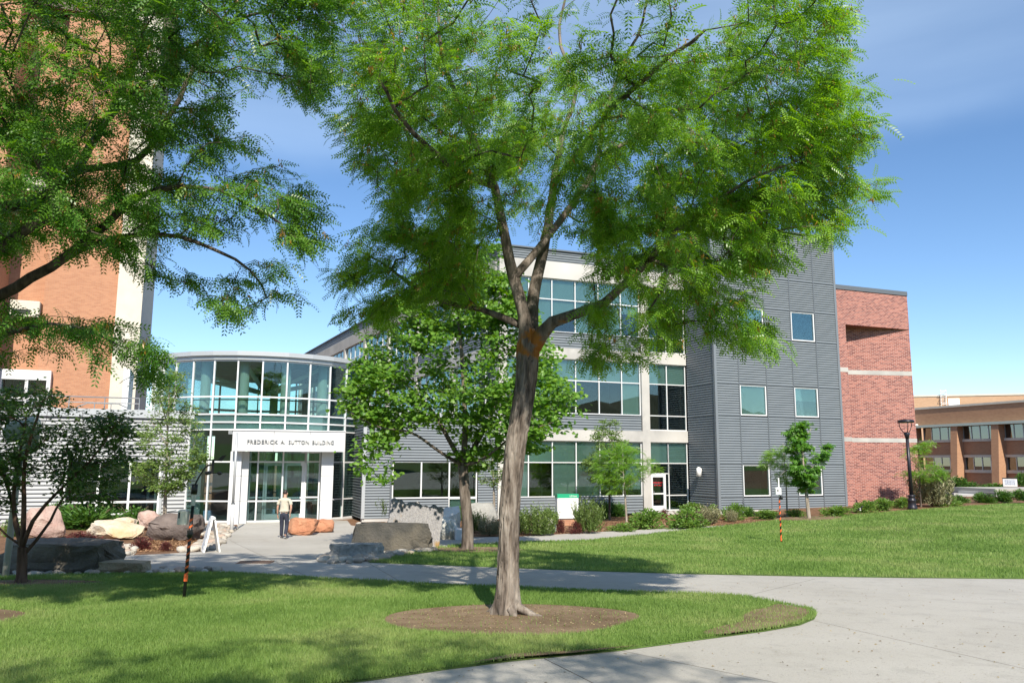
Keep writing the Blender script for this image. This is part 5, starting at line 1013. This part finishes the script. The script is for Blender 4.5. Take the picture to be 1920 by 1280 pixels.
# river stones: every larger one is its own piece
mSt = [M('river_stone', c, .75, tuple(v*.75 for v in c), 6, bump=.2, bscale=30) for c in ((.44, .39, .32), (.36, .30, .24), (.48, .44, .38), (.33, .30, .26), (.44, .33, .26))]
def stone_mesh(seed, mat):
    bm = bmesh.new(); bmesh.ops.create_icosphere(bm, subdivisions=2, radius=1)
    for v in bm.verts: v.co *= 1+.22*noise.noise(v.co*1.1+Vector((seed*5., 0, 0))); v.co.z *= .62
    me = bpy.data.meshes.new('river_stone'); bm.to_mesh(me); bm.free(); me.materials.append(mat); me.polygons.foreach_set('use_smooth', [True]*len(me.polygons)); return me
SM = [stone_mesh(k_, mSt[k_ % 5]) for k_ in range(8)]
bed = empty('river_stone_bed', (0, 0, 0)); bed['kind'] = 'structure'
mGrav = M('pebble_gravel', (.46, .41, .34), .9, (.26, .22, .18), 16, bump=1., bscale=22, col3=(.54, .50, .44), scale3=5, coord='World', dist=.05)
def stones(poly, n, r0, r1, seed):
    sheet('gravel_bed', gpts(poly), .012, .5, mGrav)
    g = np.random.default_rng(seed); w_ = np.array(gpts(poly)); got = []; t = 0
    while len(got) < n and t < 6000:
        t += 1; x, y = g.uniform(w_[:, 0].min(), w_[:, 0].max()), g.uniform(w_[:, 1].min(), w_[:, 1].max()); r_ = g.uniform(r0, r1)
        if not inpoly(np.array([x]), np.array([y]), w_)[0] or any((x-a)**2+(y-b)**2 < (.75*(r_+c))**2 for a, b, c in got): continue
        got.append((x, y, r_)); link('river_stone', SM[int(g.integers(8))], bed, (x, y, float(gz(x, y))+.02+r_*.35), (g.uniform(-.3, .3), g.uniform(-.3, .3), g.uniform(0, 6.3)), (r_*g.uniform(.9, 1.4), r_*g.uniform(.8, 1.1), r_))
stones([(590, 1052), (620, 1042), (690, 1046), (740, 1040), (812, 1033), (812, 1036), (745, 1046), (690, 1058), (620, 1058)], 80, .08, .16, 1)
stones([(30, 1084), (30, 1075), (215, 1074), (290, 1070), (415, 1068), (415, 1074), (290, 1078), (200, 1082)], 60, .07, .13, 2)
stones([(335, 1036), (372, 1034), (402, 1033), (424, 1009), (443, 990), (400, 985), (375, 995), (385, 1015), (345, 1028)], 150, .09, .17, 3)
stones([(665, 984), (742, 984), (770, 1000), (805, 1010), (745, 1002), (700, 991)], 30, .1, .18, 4)
stones([(205, 1043), (250, 1041), (262, 1030), (215, 1020), (180, 1036)], 24, .08, .14, 5)

# fallen blossom and leaf litter on the bare soil and the paving edge
lp = np.array(ringA); n_ = 1100; a_ = rng.uniform(0, 6.283, n_); r_ = np.sqrt(rng.random(n_)); X = tb[0]+.08+r_*1.66*np.cos(a_); Y = tb[1]-.35+r_*1.33*np.sin(a_)
X = np.concatenate([X, rng.uniform(-3, 12, 2200)]); Y = np.concatenate([Y, rng.uniform(7.3, 16.5, 2200)]); k_ = ~inpoly(X, Y, np.array(lawnA)) | inpoly(X, Y, lp); k_ &= ~((Y > 7.3) & (X > 6) & (rng.random(len(X)) < .6)); X, Y = X[k_], Y[k_]
P = np.stack([X, Y, gz(X, Y)+np.where(inpoly(X, Y, lp), .064, .026)], -1); D = rng.normal(size=P.shape)*np.array([1, 1, .15]); V, F, A_ = leaves(SIMP, P, D, rng.normal(size=P.shape)*.3+np.array([0, 0, 1.]), rng.uniform(.012, .04, len(P)), rng.random(len(P)))
tag(link('leaf_litter', np_mesh('leaf_litter', V, F, leafmat('dry_litter', (.13, .085, .04), (.42, .34, .18), .1), A_)), 'tiny fallen leaves and blossom on the bare soil and paving', 'litter', kind='stuff')
# ================================================================== THINGS ON THE GROUND
# weather station poles wrapped in tape
def wrapped_pole(H, r0=.026):
    m = MB(); m.mi = 0; m.tube([(0, 0, -.1), (0, 0, H)], r0, 10); return m
def helix(z0, z1, turns, r_, w, n=18):
    V = []; F = []; T = int(turns*n)
    for k_ in range(T+1):
        a = 2*math.pi*k_/n; z = z0+(z1-z0)*k_/T
        for dz, rr in ((-w/2, r_), (w/2, r_)): V.append((rr*math.cos(a), rr*math.sin(a), z+dz))
    for k_ in range(T): F.append((2*k_, 2*k_+2, 2*k_+3, 2*k_+1))
    return MB().add(V, F)
p1 = G(344, 1128); W1 = empty('weather_station', tuple(p1)); W1.rotation_euler = (R(1.5), R(2.6), 0); tag(W1, 'black and orange taped pole with wind vane and grey instrument box on the near lawn', 'weather station')
wrapped_pole(1.55).build('pole', mBlack, W1, smooth=True); helix(.35, 1.3, 9, .029, .035).build('orange_tape', mOrange, W1); MB().tube([(0, 0, .32), (0, 0, .42)], .031, 12).build('tape_band', mOrange, W1); MB().tube([(0, 0, 1.5), (0, 0, 1.75)], .035, 12).build('clear_sleeve', mCream, W1)
MB().tube([(0, 0, 1.68), (0, 0, 1.84)], .048, 12).build('top_clamp', mBlack, W1, smooth=True)
MB().tube([(0, 0, 1.82), (.05, 0, 1.95), (.13, 0, 2.10), (.19, 0, 2.15), (.27, 0, 2.16)], .014, 8).build('arm', mBlack, W1, smooth=True)
vn = MB().tube([(.26, 0, 2.02), (.26, 0, 2.24)], .02, 10).build('sensor_body', mBlack, W1)
MB().tube([(.14, 0, 2.235), (.33, 0, 2.235)], .01, 6).add([(.31, -.006, 2.225), (.40, -.006, 2.225), (.465, -.006, 2.33), (.40, -.006, 2.315), (.31, .006, 2.225), (.40, .006, 2.225), (.465, .006, 2.33), (.40, .006, 2.315)], [(0, 1, 2, 3), (7, 6, 5, 4), (0, 4, 5, 1), (1, 5, 6, 2), (2, 6, 7, 3), (3, 7, 4, 0)]).build('wind_vane', mBlack, W1)
for k_ in range(3):
    a = 2.1*k_+.2; e = (.26+.115*math.cos(a), .115*math.sin(a), 2.03); c_ = MB().bar((.26, 0, 2.03), e, .006); g_ = MB().lathe([(.01, -.03), (.03, -.022), (.04, 0), (.03, .02), (.01, .027)], 10); o = c_.build('cup_arm', mBlack, W1); o2 = g_.build('wind_cup', mBlack, o, e)
bx_ = MB().bbox(-.20, -.05, -.09, .04, 1.20, 1.43, .02).build('instrument_box', mCream, W1); MB().box(-.18, -.155, -.095, -.088, 1.30, 1.39).build('display', mBlack, bx_); MB().box(-.06, .08, -.10, -.09, 1.43, 1.44).build('solar_panel', mBlack, bx_).rotation_euler = (0, R(-12), 0)
MB().tube([(.0, -.03, 1.02), (.02, -.05, 1.06), (.01, -.05, 1.12)], .045, 10).build('clamp', mBlack, W1)
p2 = G(1465, 1019); W2 = empty('weather_station', tuple(p2)); tag(W2, 'orange striped pole with white instrument box on the far right lawn', 'weather station')
wrapped_pole(1.6, .024).build('pole', mBlack, W2, smooth=True); helix(.1, 1.5, 7, .028, .09).build('orange_tape', mOrange, W2); MB().tube([(0, 0, .1), (0, 0, .2)], .03, 10).build('tape_band', mOrange, W2)
MB().tube([(.05, -.04, 1.52), (.06, -.06, 1.58), (.05, -.04, 1.64)], .05, 10).build('clamp', mBlack, W2); b2 = MB().bbox(-.14, .06, -.1, .06, 1.68, 1.92, .03).build('instrument_box', mWhite, W2); MB().box(-.09, -.05, -.108, -.1, 1.78, 1.86).build('display', mBlack, b2)
MB().tube([(.0, 0, 1.6), (0, 0, 2.25)], .026, 8).build('mast', mWhite, W2); MB().tube([(0, 0, 2.25), (.08, 0, 2.35), (.25, .05, 2.48), (.32, .05, 2.5)], .012, 6).build('arm', mBlack, W2)
for k_ in range(3):
    a = 2.1*k_; e = (.32+.1*math.cos(a), .05+.1*math.sin(a), 2.5); o = MB().bar((.32, .05, 2.5), e, .006).build('cup_arm', mBlack, W2); MB().lathe([(.01, -.03), (.035, 0), (.01, .027)], 8).build('wind_cup', mBlack, o, e)
# folding A-frame sign, seen end-on
pa_ = G(389, 1036); AF = empty('folding_sign', tuple(pa_+np.array([0, .25, .02])), R(27)); tag(AF, 'white folding sidewalk sign standing on the river stones', 'sign')
hA = .97; sp = .22
def leaf_panel(s_): 
    t = .022; V = []; 
    for y in (-.3, .3): V += [(s_*sp-t, y, 0), (s_*sp+t, y, 0), (s_*.03+t, y, hA), (s_*.03-t, y, hA)]
    return MB().add(V, [(0, 1, 2, 3), (7, 6, 5, 4), (0, 4, 5, 1), (1, 5, 6, 2), (2, 6, 7, 3), (3, 7, 4, 0)])
leaf_panel(-1).build('sign_leaf', mWhite, AF); leaf_panel(1).build('sign_leaf', mWhite, AF); MB().tube([(0, -.31, hA), (0, .31, hA)], .055, 12).build('hinge', mWhite, AF, smooth=True)
MB().box(-.005, .005, -.25, .25, -.4, .4).build('poster', M('grey_print', (.34, .36, .40), .7, (.62, .63, .65), 9, lo=.45, hi=.55), AF, (-.155, 0, .5), (0, R(11.5), 0))
# campus sign
ps = at(1063, 995, 38.5); CS = empty('campus_sign', (ps[0], 38.5, float(ps[2])-.02), R(14)); tag(CS, 'white campus sign with green top on a brick base beside the path', 'sign')
MB().box(-.44, .44, -.16, .16, -.1, .62).build('base', mBrickO, CS); cab = MB().bbox(-.52, .52, -.2, .2, .62, 1.72, .015).build('cabinet', mWhite, CS); MB().box(-.525, .525, -.205, .205, 1.55, 1.735).build('green_header', M('sign_green', (.012, .33, .16), .45), CS)
MB().box(-.53, .53, -.21, .21, .60, .635).build('cabinet_base', mTrimL, CS)
mGreyT = M('grey_lettering', (.5, .5, .5), .6); mDarkT = M('dark_lettering', (.16, .16, .17), .6)
letters('Frederick Albert', .105, mGreyT, CS, (-.42, -.208, 1.36), (R(90), 0, 0), ext=.002, align='LEFT'); letters('Sutton Building', .105, mGreyT, CS, (-.42, -.208, 1.23), (R(90), 0, 0), ext=.002, align='LEFT'); letters('FASB', .16, mDarkT, CS, (.46, -.208, .78), (R(90), 0, 0), ext=.002, align='RIGHT')
MB().box(-.42, .42, -.205, -.2, .985, .99).build('rule_line', mGreyT, CS)
letters('U', .13, mWhite, CS, (.12, -.212, 1.595), (R(90), 0, 0), ext=.002); MB().box(.17, .175, -.21, -.205, 1.585, 1.70).build('divider', mWhite, CS); letters('Utah', .12, mWhite, CS, (.32, -.212, 1.60), (R(90), 0, 0), ext=.002)
# small sign far right
pf = at(1895, 922, 80.); FS = empty('small_sign', (pf[0], 80., float(pf[2])), R(-30)); tag(FS, 'small white sign on an orange base in front of the tan building', 'sign')
MB().box(-.5, .5, -.3, .3, 0, .55).build('base', M('orange_paint', (.5, .12, .06), .6), FS); MB().bbox(-.6, .6, -.4, .4, .55, 1.3, .03).build('cabinet', mWhite, FS); MB().box(-.62, .62, -.42, .42, 1.3, 1.38).build('cap', mDark, FS); MB().box(-.45, .45, -.41, -.4, .7, 1.2).build('text_panel', M('pale_blue_panel', (.5, .55, .62), .6, (.3, .33, .4), 12, lo=.48, hi=.55), FS)
# lamp post
pl_ = G(1711, 955); LP = empty('lamp_post', tuple(pl_)); LP.rotation_euler = (0, R(-.4), 0); tag(LP, 'black lamp post with open loop head in front of the brick wall', 'lamp post'); hL = 4.75
MB().lathe([(.26, 0), (.26, .12), (.21, .2), (.2, .42), (.22, .46), (.22, .52), (.17, .58), (.17, .68), (.19, .7), (.19, .76), (.11, .8)], 20).build('base', mLampM, LP, smooth=True); MB().tube([(0, 0, .78), (0, 0, 3.8)], [.1, .082], 16).build('pole', mLampM, LP, smooth=True)
MB().lathe([(.085, 3.78), (.12, 3.95), (.17, 4.08), (.12, 4.14), (.04, 4.16)], 16).build('collar', mLampM, LP, smooth=True)
for k_ in range(3):
    a = 2.094*k_+.3; c_, s_ = math.cos(a), math.sin(a); MB().tube([(.1*c_, .1*s_, 4.06), (.28*c_, .28*s_, 4.3), (.36*c_, .36*s_, 4.5), (.36*c_, .36*s_, 4.66), (.3*c_, .3*s_, 4.72)], .022, 8).build('arm', mLampM, LP, smooth=True)
MB().lathe([(.40, 4.66), (.43, 4.70), (.42, 4.78), (.33, 4.83), (.1, 4.85)], 24).build('lamp_head', mLampM, LP, smooth=True)
MB().lathe([(.1, 4.655), (.34, 4.655), (.34, 4.665), (.1, 4.665)], 20).build('lens', mWhite, LP)
# lamp post at the left edge with pale reflector discs
pq = G(9, 1087); LQ = empty('lamp_post', tuple(pq)); LQ.rotation_euler = (0, R(1.5), 0); tag(LQ, 'grey post with pale round reflector discs at the left edge behind the small tree', 'lamp post')
MB().tube([(0, 0, -.05), (0, 0, 3.1)], .065, 14).build('pole', M('grey_post_paint', (.52, .49, .44), .5), LQ, smooth=True)
mRefl = M('pale_reflector', (.60, .64, .58), .4)
for k_, (x, z, t) in enumerate(((-.12, 2.92, 25), (.16, 3.0, -25), (.2, 2.68, -10))): MB().lathe([(.02, -.03), (.16, -.02), (.24, .0), (.22, .02), (.02, .01)], 18).build('reflector_disc', mRefl, LQ, (x, -.05, z), (R(70), R(t), 0), smooth=True)
MB().lathe([(.02, -.06), (.06, -.03), (.06, .05), (.03, .08)], 12).build('lamp_bulb', mWhite, LQ, (.04, -.12, 2.76), smooth=True)
# post beside the portal
pp1 = G(434, 998); PO = empty('slender_post', tuple(pp1)); tag(PO, 'slender grey post standing on the stones left of the entrance portal', 'post'); MB().tube([(0, 0, -.05), (0, 0, 1.15)], .075, 12).build('sleeve', mPanel, PO, smooth=True); MB().tube([(0, 0, 1.15), (0, 0, 1.2)], .08, 12).build('collar', mTrim, PO); MB().tube([(0, 0, 1.2), (0, 0, 4.1)], .05, 12).build('pipe', mTrimL, PO, smooth=True); MB().tube([(0, 0, -.02), (0, 0, .04)], .1, 12).build('foot_plate', M('rust', (.2, .07, .04), .8), PO)
# concrete block at the maple
pc = G(868, 1012); CB = tag(link('concrete_block', MB().bbox(-.3, .3, -.25, .25, -.05, .42, .03).mesh('concrete_block', mPanel), None, tuple(pc), (0, 0, R(10))), 'short pale concrete block behind the maple trunk', 'block')
# drain grate
pg = G(478, 1056); DG = empty('drain_grate', (pg[0], pg[1], pg[2]+.024), R(6)); tag(DG, 'rusty rectangular drain grate set in the plaza paving', 'grate'); mRust = M('rusty_iron', (.10, .06, .045), .8, (.15, .09, .06), 8)
fr = MB()
for b in ((-.42, .42, -.3, -.25), (-.42, .42, .25, .3), (-.42, -.37, -.25, .25), (.37, .42, -.25, .25)): fr.box(*b, -.01, .012)
fr.build('frame', mRust, DG)
for k_ in range(14): MB().box(-.36+k_*.053, -.33+k_*.053, -.25, .25, -.012, .006).build('grate_bar', mRust, DG)
# magpie
pm_ = G(1612, 963); MG = empty('magpie', tuple(pm_+np.array([0, 0, .05])), R(-20)); tag(MG, 'black and white magpie standing on the grass by the brick wall', 'bird')
def skin(name, verts, edges, rads, mat, parent, sub=2, root=0, loc_=None):
    me = bpy.data.meshes.new(name); me.from_pydata(verts, edges, []); o = link(name, me, parent, loc_); me.materials.append(mat); sm = o.modifiers.new('skin', 'SKIN'); sm.use_smooth_shade = True
    if not me.skin_vertices: me.attributes.new('skin', 'FLOAT', 'POINT')
    for k_, r_ in enumerate(rads): sv = me.skin_vertices[0].data[k_]; sv.radius = r_ if isinstance(r_, tuple) else (r_, r_); sv.use_root = (k_ == root)
    s_ = o.modifiers.new('sub', 'SUBSURF'); s_.levels = sub; s_.render_levels = sub; return o
def skinobj(name, verts, edges, rads, mat, parent, sub=2, root=0):
    """skin modifier evaluated to a plain mesh"""
    bm = bmesh.new(); lay = bm.verts.layers.skin.verify(); vs = [bm.verts.new(v) for v in verts]
    for v, r_, k_ in zip(vs, rads, range(len(vs))): v[lay].radius = r_ if isinstance(r_, tuple) else (r_, r_); v[lay].use_root = k_ == root
    for a, b in edges: bm.edges.new((vs[a], vs[b]))
    me = bpy.data.meshes.new(name); bm.to_mesh(me); bm.free(); o = bpy.data.objects.new(name, me); COL.objects.link(o)
    sm = o.modifiers.new('skin', 'SKIN'); sm.use_smooth_shade = True; sm.branch_smoothing = .4; s_ = o.modifiers.new('sub', 'SUBSURF'); s_.levels = sub; s_.render_levels = sub
    bpy.context.view_layer.update(); m2 = bpy.data.meshes.new_from_object(o.evaluated_get(bpy.context.evaluated_depsgraph_get())); bpy.data.objects.remove(o); m2.name = name; m2.materials.clear()
    for m_ in (mat if isinstance(mat, (list, tuple)) else [mat]): m2.materials.append(m_)
    m2.polygons.foreach_set('use_smooth', [True]*len(m2.polygons)); return link(name, m2, parent)
chain = lambda n, s=0: [(s+k_, s+k_+1) for k_ in range(n-1)]
skinobj('body', [(-.1, 0, .16), (-.03, 0, .17), (.05, 0, .19), (.10, 0, .25), (.12, 0, .31), (.155, 0, .315), (.195, 0, .305)], chain(7), [.03, .055, .06, .04, .04, .028, .008], mBlack, MG)
skinobj('belly', [(-.02, -.0, .145), (.03, 0, .15), (.07, 0, .17)], chain(3), [.045, .062, .045], mWhite, MG); skinobj('wing_patch', [(-.0, -.05, .21), (.05, -.05, .22)], [(0, 1)], [.022, .026], mWhite, MG); skinobj('wing_patch', [(-.0, .05, .21), (.05, .05, .22)], [(0, 1)], [.022, .026], mWhite, MG)
MB().add([(-.1, -.025, .165), (-.1, .025, .165), (-.38, .02, .10), (-.38, -.02, .10), (-.1, -.025, .15), (-.1, .025, .15), (-.38, .02, .092), (-.38, -.02, .092)], [(0, 1, 2, 3), (7, 6, 5, 4), (0, 4, 5, 1), (1, 5, 6, 2), (2, 6, 7, 3), (3, 7, 4, 0)]).build('tail', mBlack, MG)
for s_ in (-1, 1): MB().tube([(.02, s_*.03, .11), (.0, s_*.03, .05), (.01, s_*.03, -.02), (.05, s_*.03, -.02)], .006, 6).build('leg', mBlack, MG)

# ================================================================== PERSON walking towards the doors, seen from behind
pb = G(531, 1010.5); PE = empty('person', tuple(pb+np.array([0, 0, .02])), R(-4)); tag(PE, 'person in beige t-shirt and dark jeans walking towards the entrance doors', 'person')
mSkin = M('skin', (.50, .29, .21), .6, (.46, .26, .19), 8); mShirt = M('beige_cotton', (.50, .46, .38), .85, (.44, .405, .33), 9, bump=.4, bscale=9, dist=.03); mJean = M('navy_denim', (.016, .019, .036), .8, (.026, .03, .05), 14, bump=.3, bscale=12); mHair = M('dark_hair', (.022, .012, .010), .6); mShoe = M('grey_shoe', (.05, .05, .055), .6); mSole = M('shoe_sole', (.35, .35, .34), .6)
H_ = 1.78
# body faces +y (away from the camera); x to the right
V = []; E = []; Rr = []
def add(pts, rr, parent=None):
    s0 = len(V)
    for p, r_ in zip(pts, rr): V.append(p); Rr.append(r_)
    E.extend(chain(len(pts), s0))
    if parent is not None: E.append((parent, s0))
    return s0
add([(0, 0, .95), (0, .0, 1.12), (0, -.01, 1.30), (0, -.01, 1.43), (0, .0, 1.50), (-.005, .03, 1.57), (-.012, .05, 1.645), (-.014, .045, 1.715), (-.012, .04, 1.75)], [(.15, .105), (.145, .10), (.165, .11), (.10, .075), (.058, .058), (.062, .07), (.076, .094), (.07, .088), (.04, .05)])
arms = {}
for s_, pts in ((-1, [(-.19, -.01, 1.42), (-.235, -.02, 1.28), (-.262, -.015, 1.13), (-.275, .03, 1.0), (-.283, .07, .88)]), (1, [(.19, -.01, 1.42), (.25, -.06, 1.28), (.282, -.10, 1.14), (.265, -.09, 1.02), (.235, -.06, .91)])):
    a0 = add(pts, [.052, .045, .040, .034, .026], 3); w_ = a0+4; arms[s_] = w_; wx, wy, wz = pts[-1]
    palm = add([(wx, wy+.01, wz-.045), (wx, wy+.015, wz-.085)], [(.020, .036), (.016, .040)], w_)
    for f_ in range(4):
        oy = -.028+.019*f_; L_ = (.062, .072, .068, .054)[f_]; add([(wx, wy+.018+oy, wz-.1), (wx-s_*.012, wy+.03+oy, wz-.1-L_*.55), (wx-s_*.03, wy+.035+oy, wz-.1-L_)], [.0095, .0085, .007], palm+1)
    add([(wx-s_*.018, wy+.045, wz-.06), (wx-s_*.028, wy+.06, wz-.095), (wx-s_*.03, wy+.062, wz-.118)], [.0105, .0095, .008], palm)
for s_, pts in ((-1, [(-.09, 0, .88), (-.095, .05, .50), (-.095, .06, .12), (-.095, .14, .05)]), (1, [(.09, 0, .88), (.095, .05, .50), (.10, -.10, .16), (.10, -.03, .07)])):
    add(pts, [.075, .05, .036, .03], 0)
skinobj('body', V, E, Rr, mSkin, PE, 2)
nose = MB().tube([(-.012, .135, 1.665), (-.013, .16, 1.635)], [.012, .016], 8).build('nose', mSkin, PE, smooth=True)
# head details follow the head, turned slightly left
for s_ in (-1, 1): MB().lathe([(.006, -.03), (.016, -.02), (.018, .01), (.01, .03)], 8).build('ear', mSkin, PE, (-.013+s_*.078, .045, 1.645), smooth=True)
for s_ in (-1, 1): MB().lathe([(.003, -.01), (.011, 0), (.003, .01)], 8).build('eye', mDark, PE, (-.013+s_*.03, .132, 1.668), smooth=True)
MB().tube([(-.04, .128, 1.605), (-.013, .138, 1.603), (.014, .128, 1.605)], .006, 6).build('mouth', M('lips', (.32, .13, .11), .6), PE)
skinobj('hair', [(-.012, .0, 1.61), (-.012, .005, 1.68), (-.012, .035, 1.74), (-.012, .085, 1.755)], chain(4), [(.07, .05), (.083, .082), (.082, .088), (.06, .045)], mHair, PE)
# t-shirt
SV = [(0, 0, .93), (0, 0, 1.02), (0, -.005, 1.15), (0, -.012, 1.30), (0, -.01, 1.40), (0, .0, 1.465), (-.15, -.01, 1.425), (-.205, -.01, 1.40), (-.235, -.02, 1.30), (-.25, -.025, 1.215), (.15, -.01, 1.425), (.205, -.015, 1.40), (.245, -.05, 1.30), (.268, -.075, 1.215)]
skinobj('t_shirt', SV, [(0, 1), (1, 2), (2, 3), (3, 4), (4, 5), (4, 6), (6, 7), (7, 8), (8, 9), (4, 10), (10, 11), (11, 12), (12, 13)], [(.185, .125), (.178, .122), (.172, .12), (.185, .128), (.165, .10), (.07, .068), (.085, .085), (.072, .075), (.068, .07), (.072, .072), (.085, .085), (.072, .075), (.068, .07), (.072, .072)], mShirt, PE, 2, root=2)
JV = [(0, 0, 1.0), (0, 0, .90), (-.09, 0, .82), (-.098, .03, .66), (-.098, .055, .50), (-.098, .055, .30), (-.098, .055, .09), (.09, 0, .82), (.098, .03, .66), (.10, .045, .50), (.102, -.02, .32), (.102, -.09, .14)]
skinobj('jeans', JV, [(0, 1), (1, 2), (2, 3), (3, 4), (4, 5), (5, 6), (1, 7), (7, 8), (8, 9), (9, 10), (10, 11)], [(.165, .115), (.165, .12), (.095, .105), (.085, .095), (.072, .078), (.066, .07), (.064, .068), (.095, .105), (.085, .095), (.072, .078), (.066, .07), (.064, .068)], mJean, PE, 2)
for s_, (x, y, z, t) in ((-1, (-.098, .07, .0, 0)), (1, (.102, -.06, .02, 18))):
    o = skinobj('shoe', [(0, -.06, .045), (0, .03, .05), (0, .12, .035), (0, .17, .03)], chain(4), [(.042, .042), (.046, .045), (.044, .032), (.03, .024)], mShoe, PE); o.location = (x, y, z); o.rotation_euler = (R(-t), 0, 0); MB().prism([(-.04, -.1), (.04, -.1), (.05, .05), (.045, .16), (0, .205), (-.045, .16), (-.05, .05)], -.0, .022).build('sole', mSole, o)
MB().tube([(-.2815+.03*math.cos(a), .058+.03*math.sin(a), .905) for a in [k_*.5236 for k_ in range(13)]], .007, 6).build('watch', mBlack, PE)
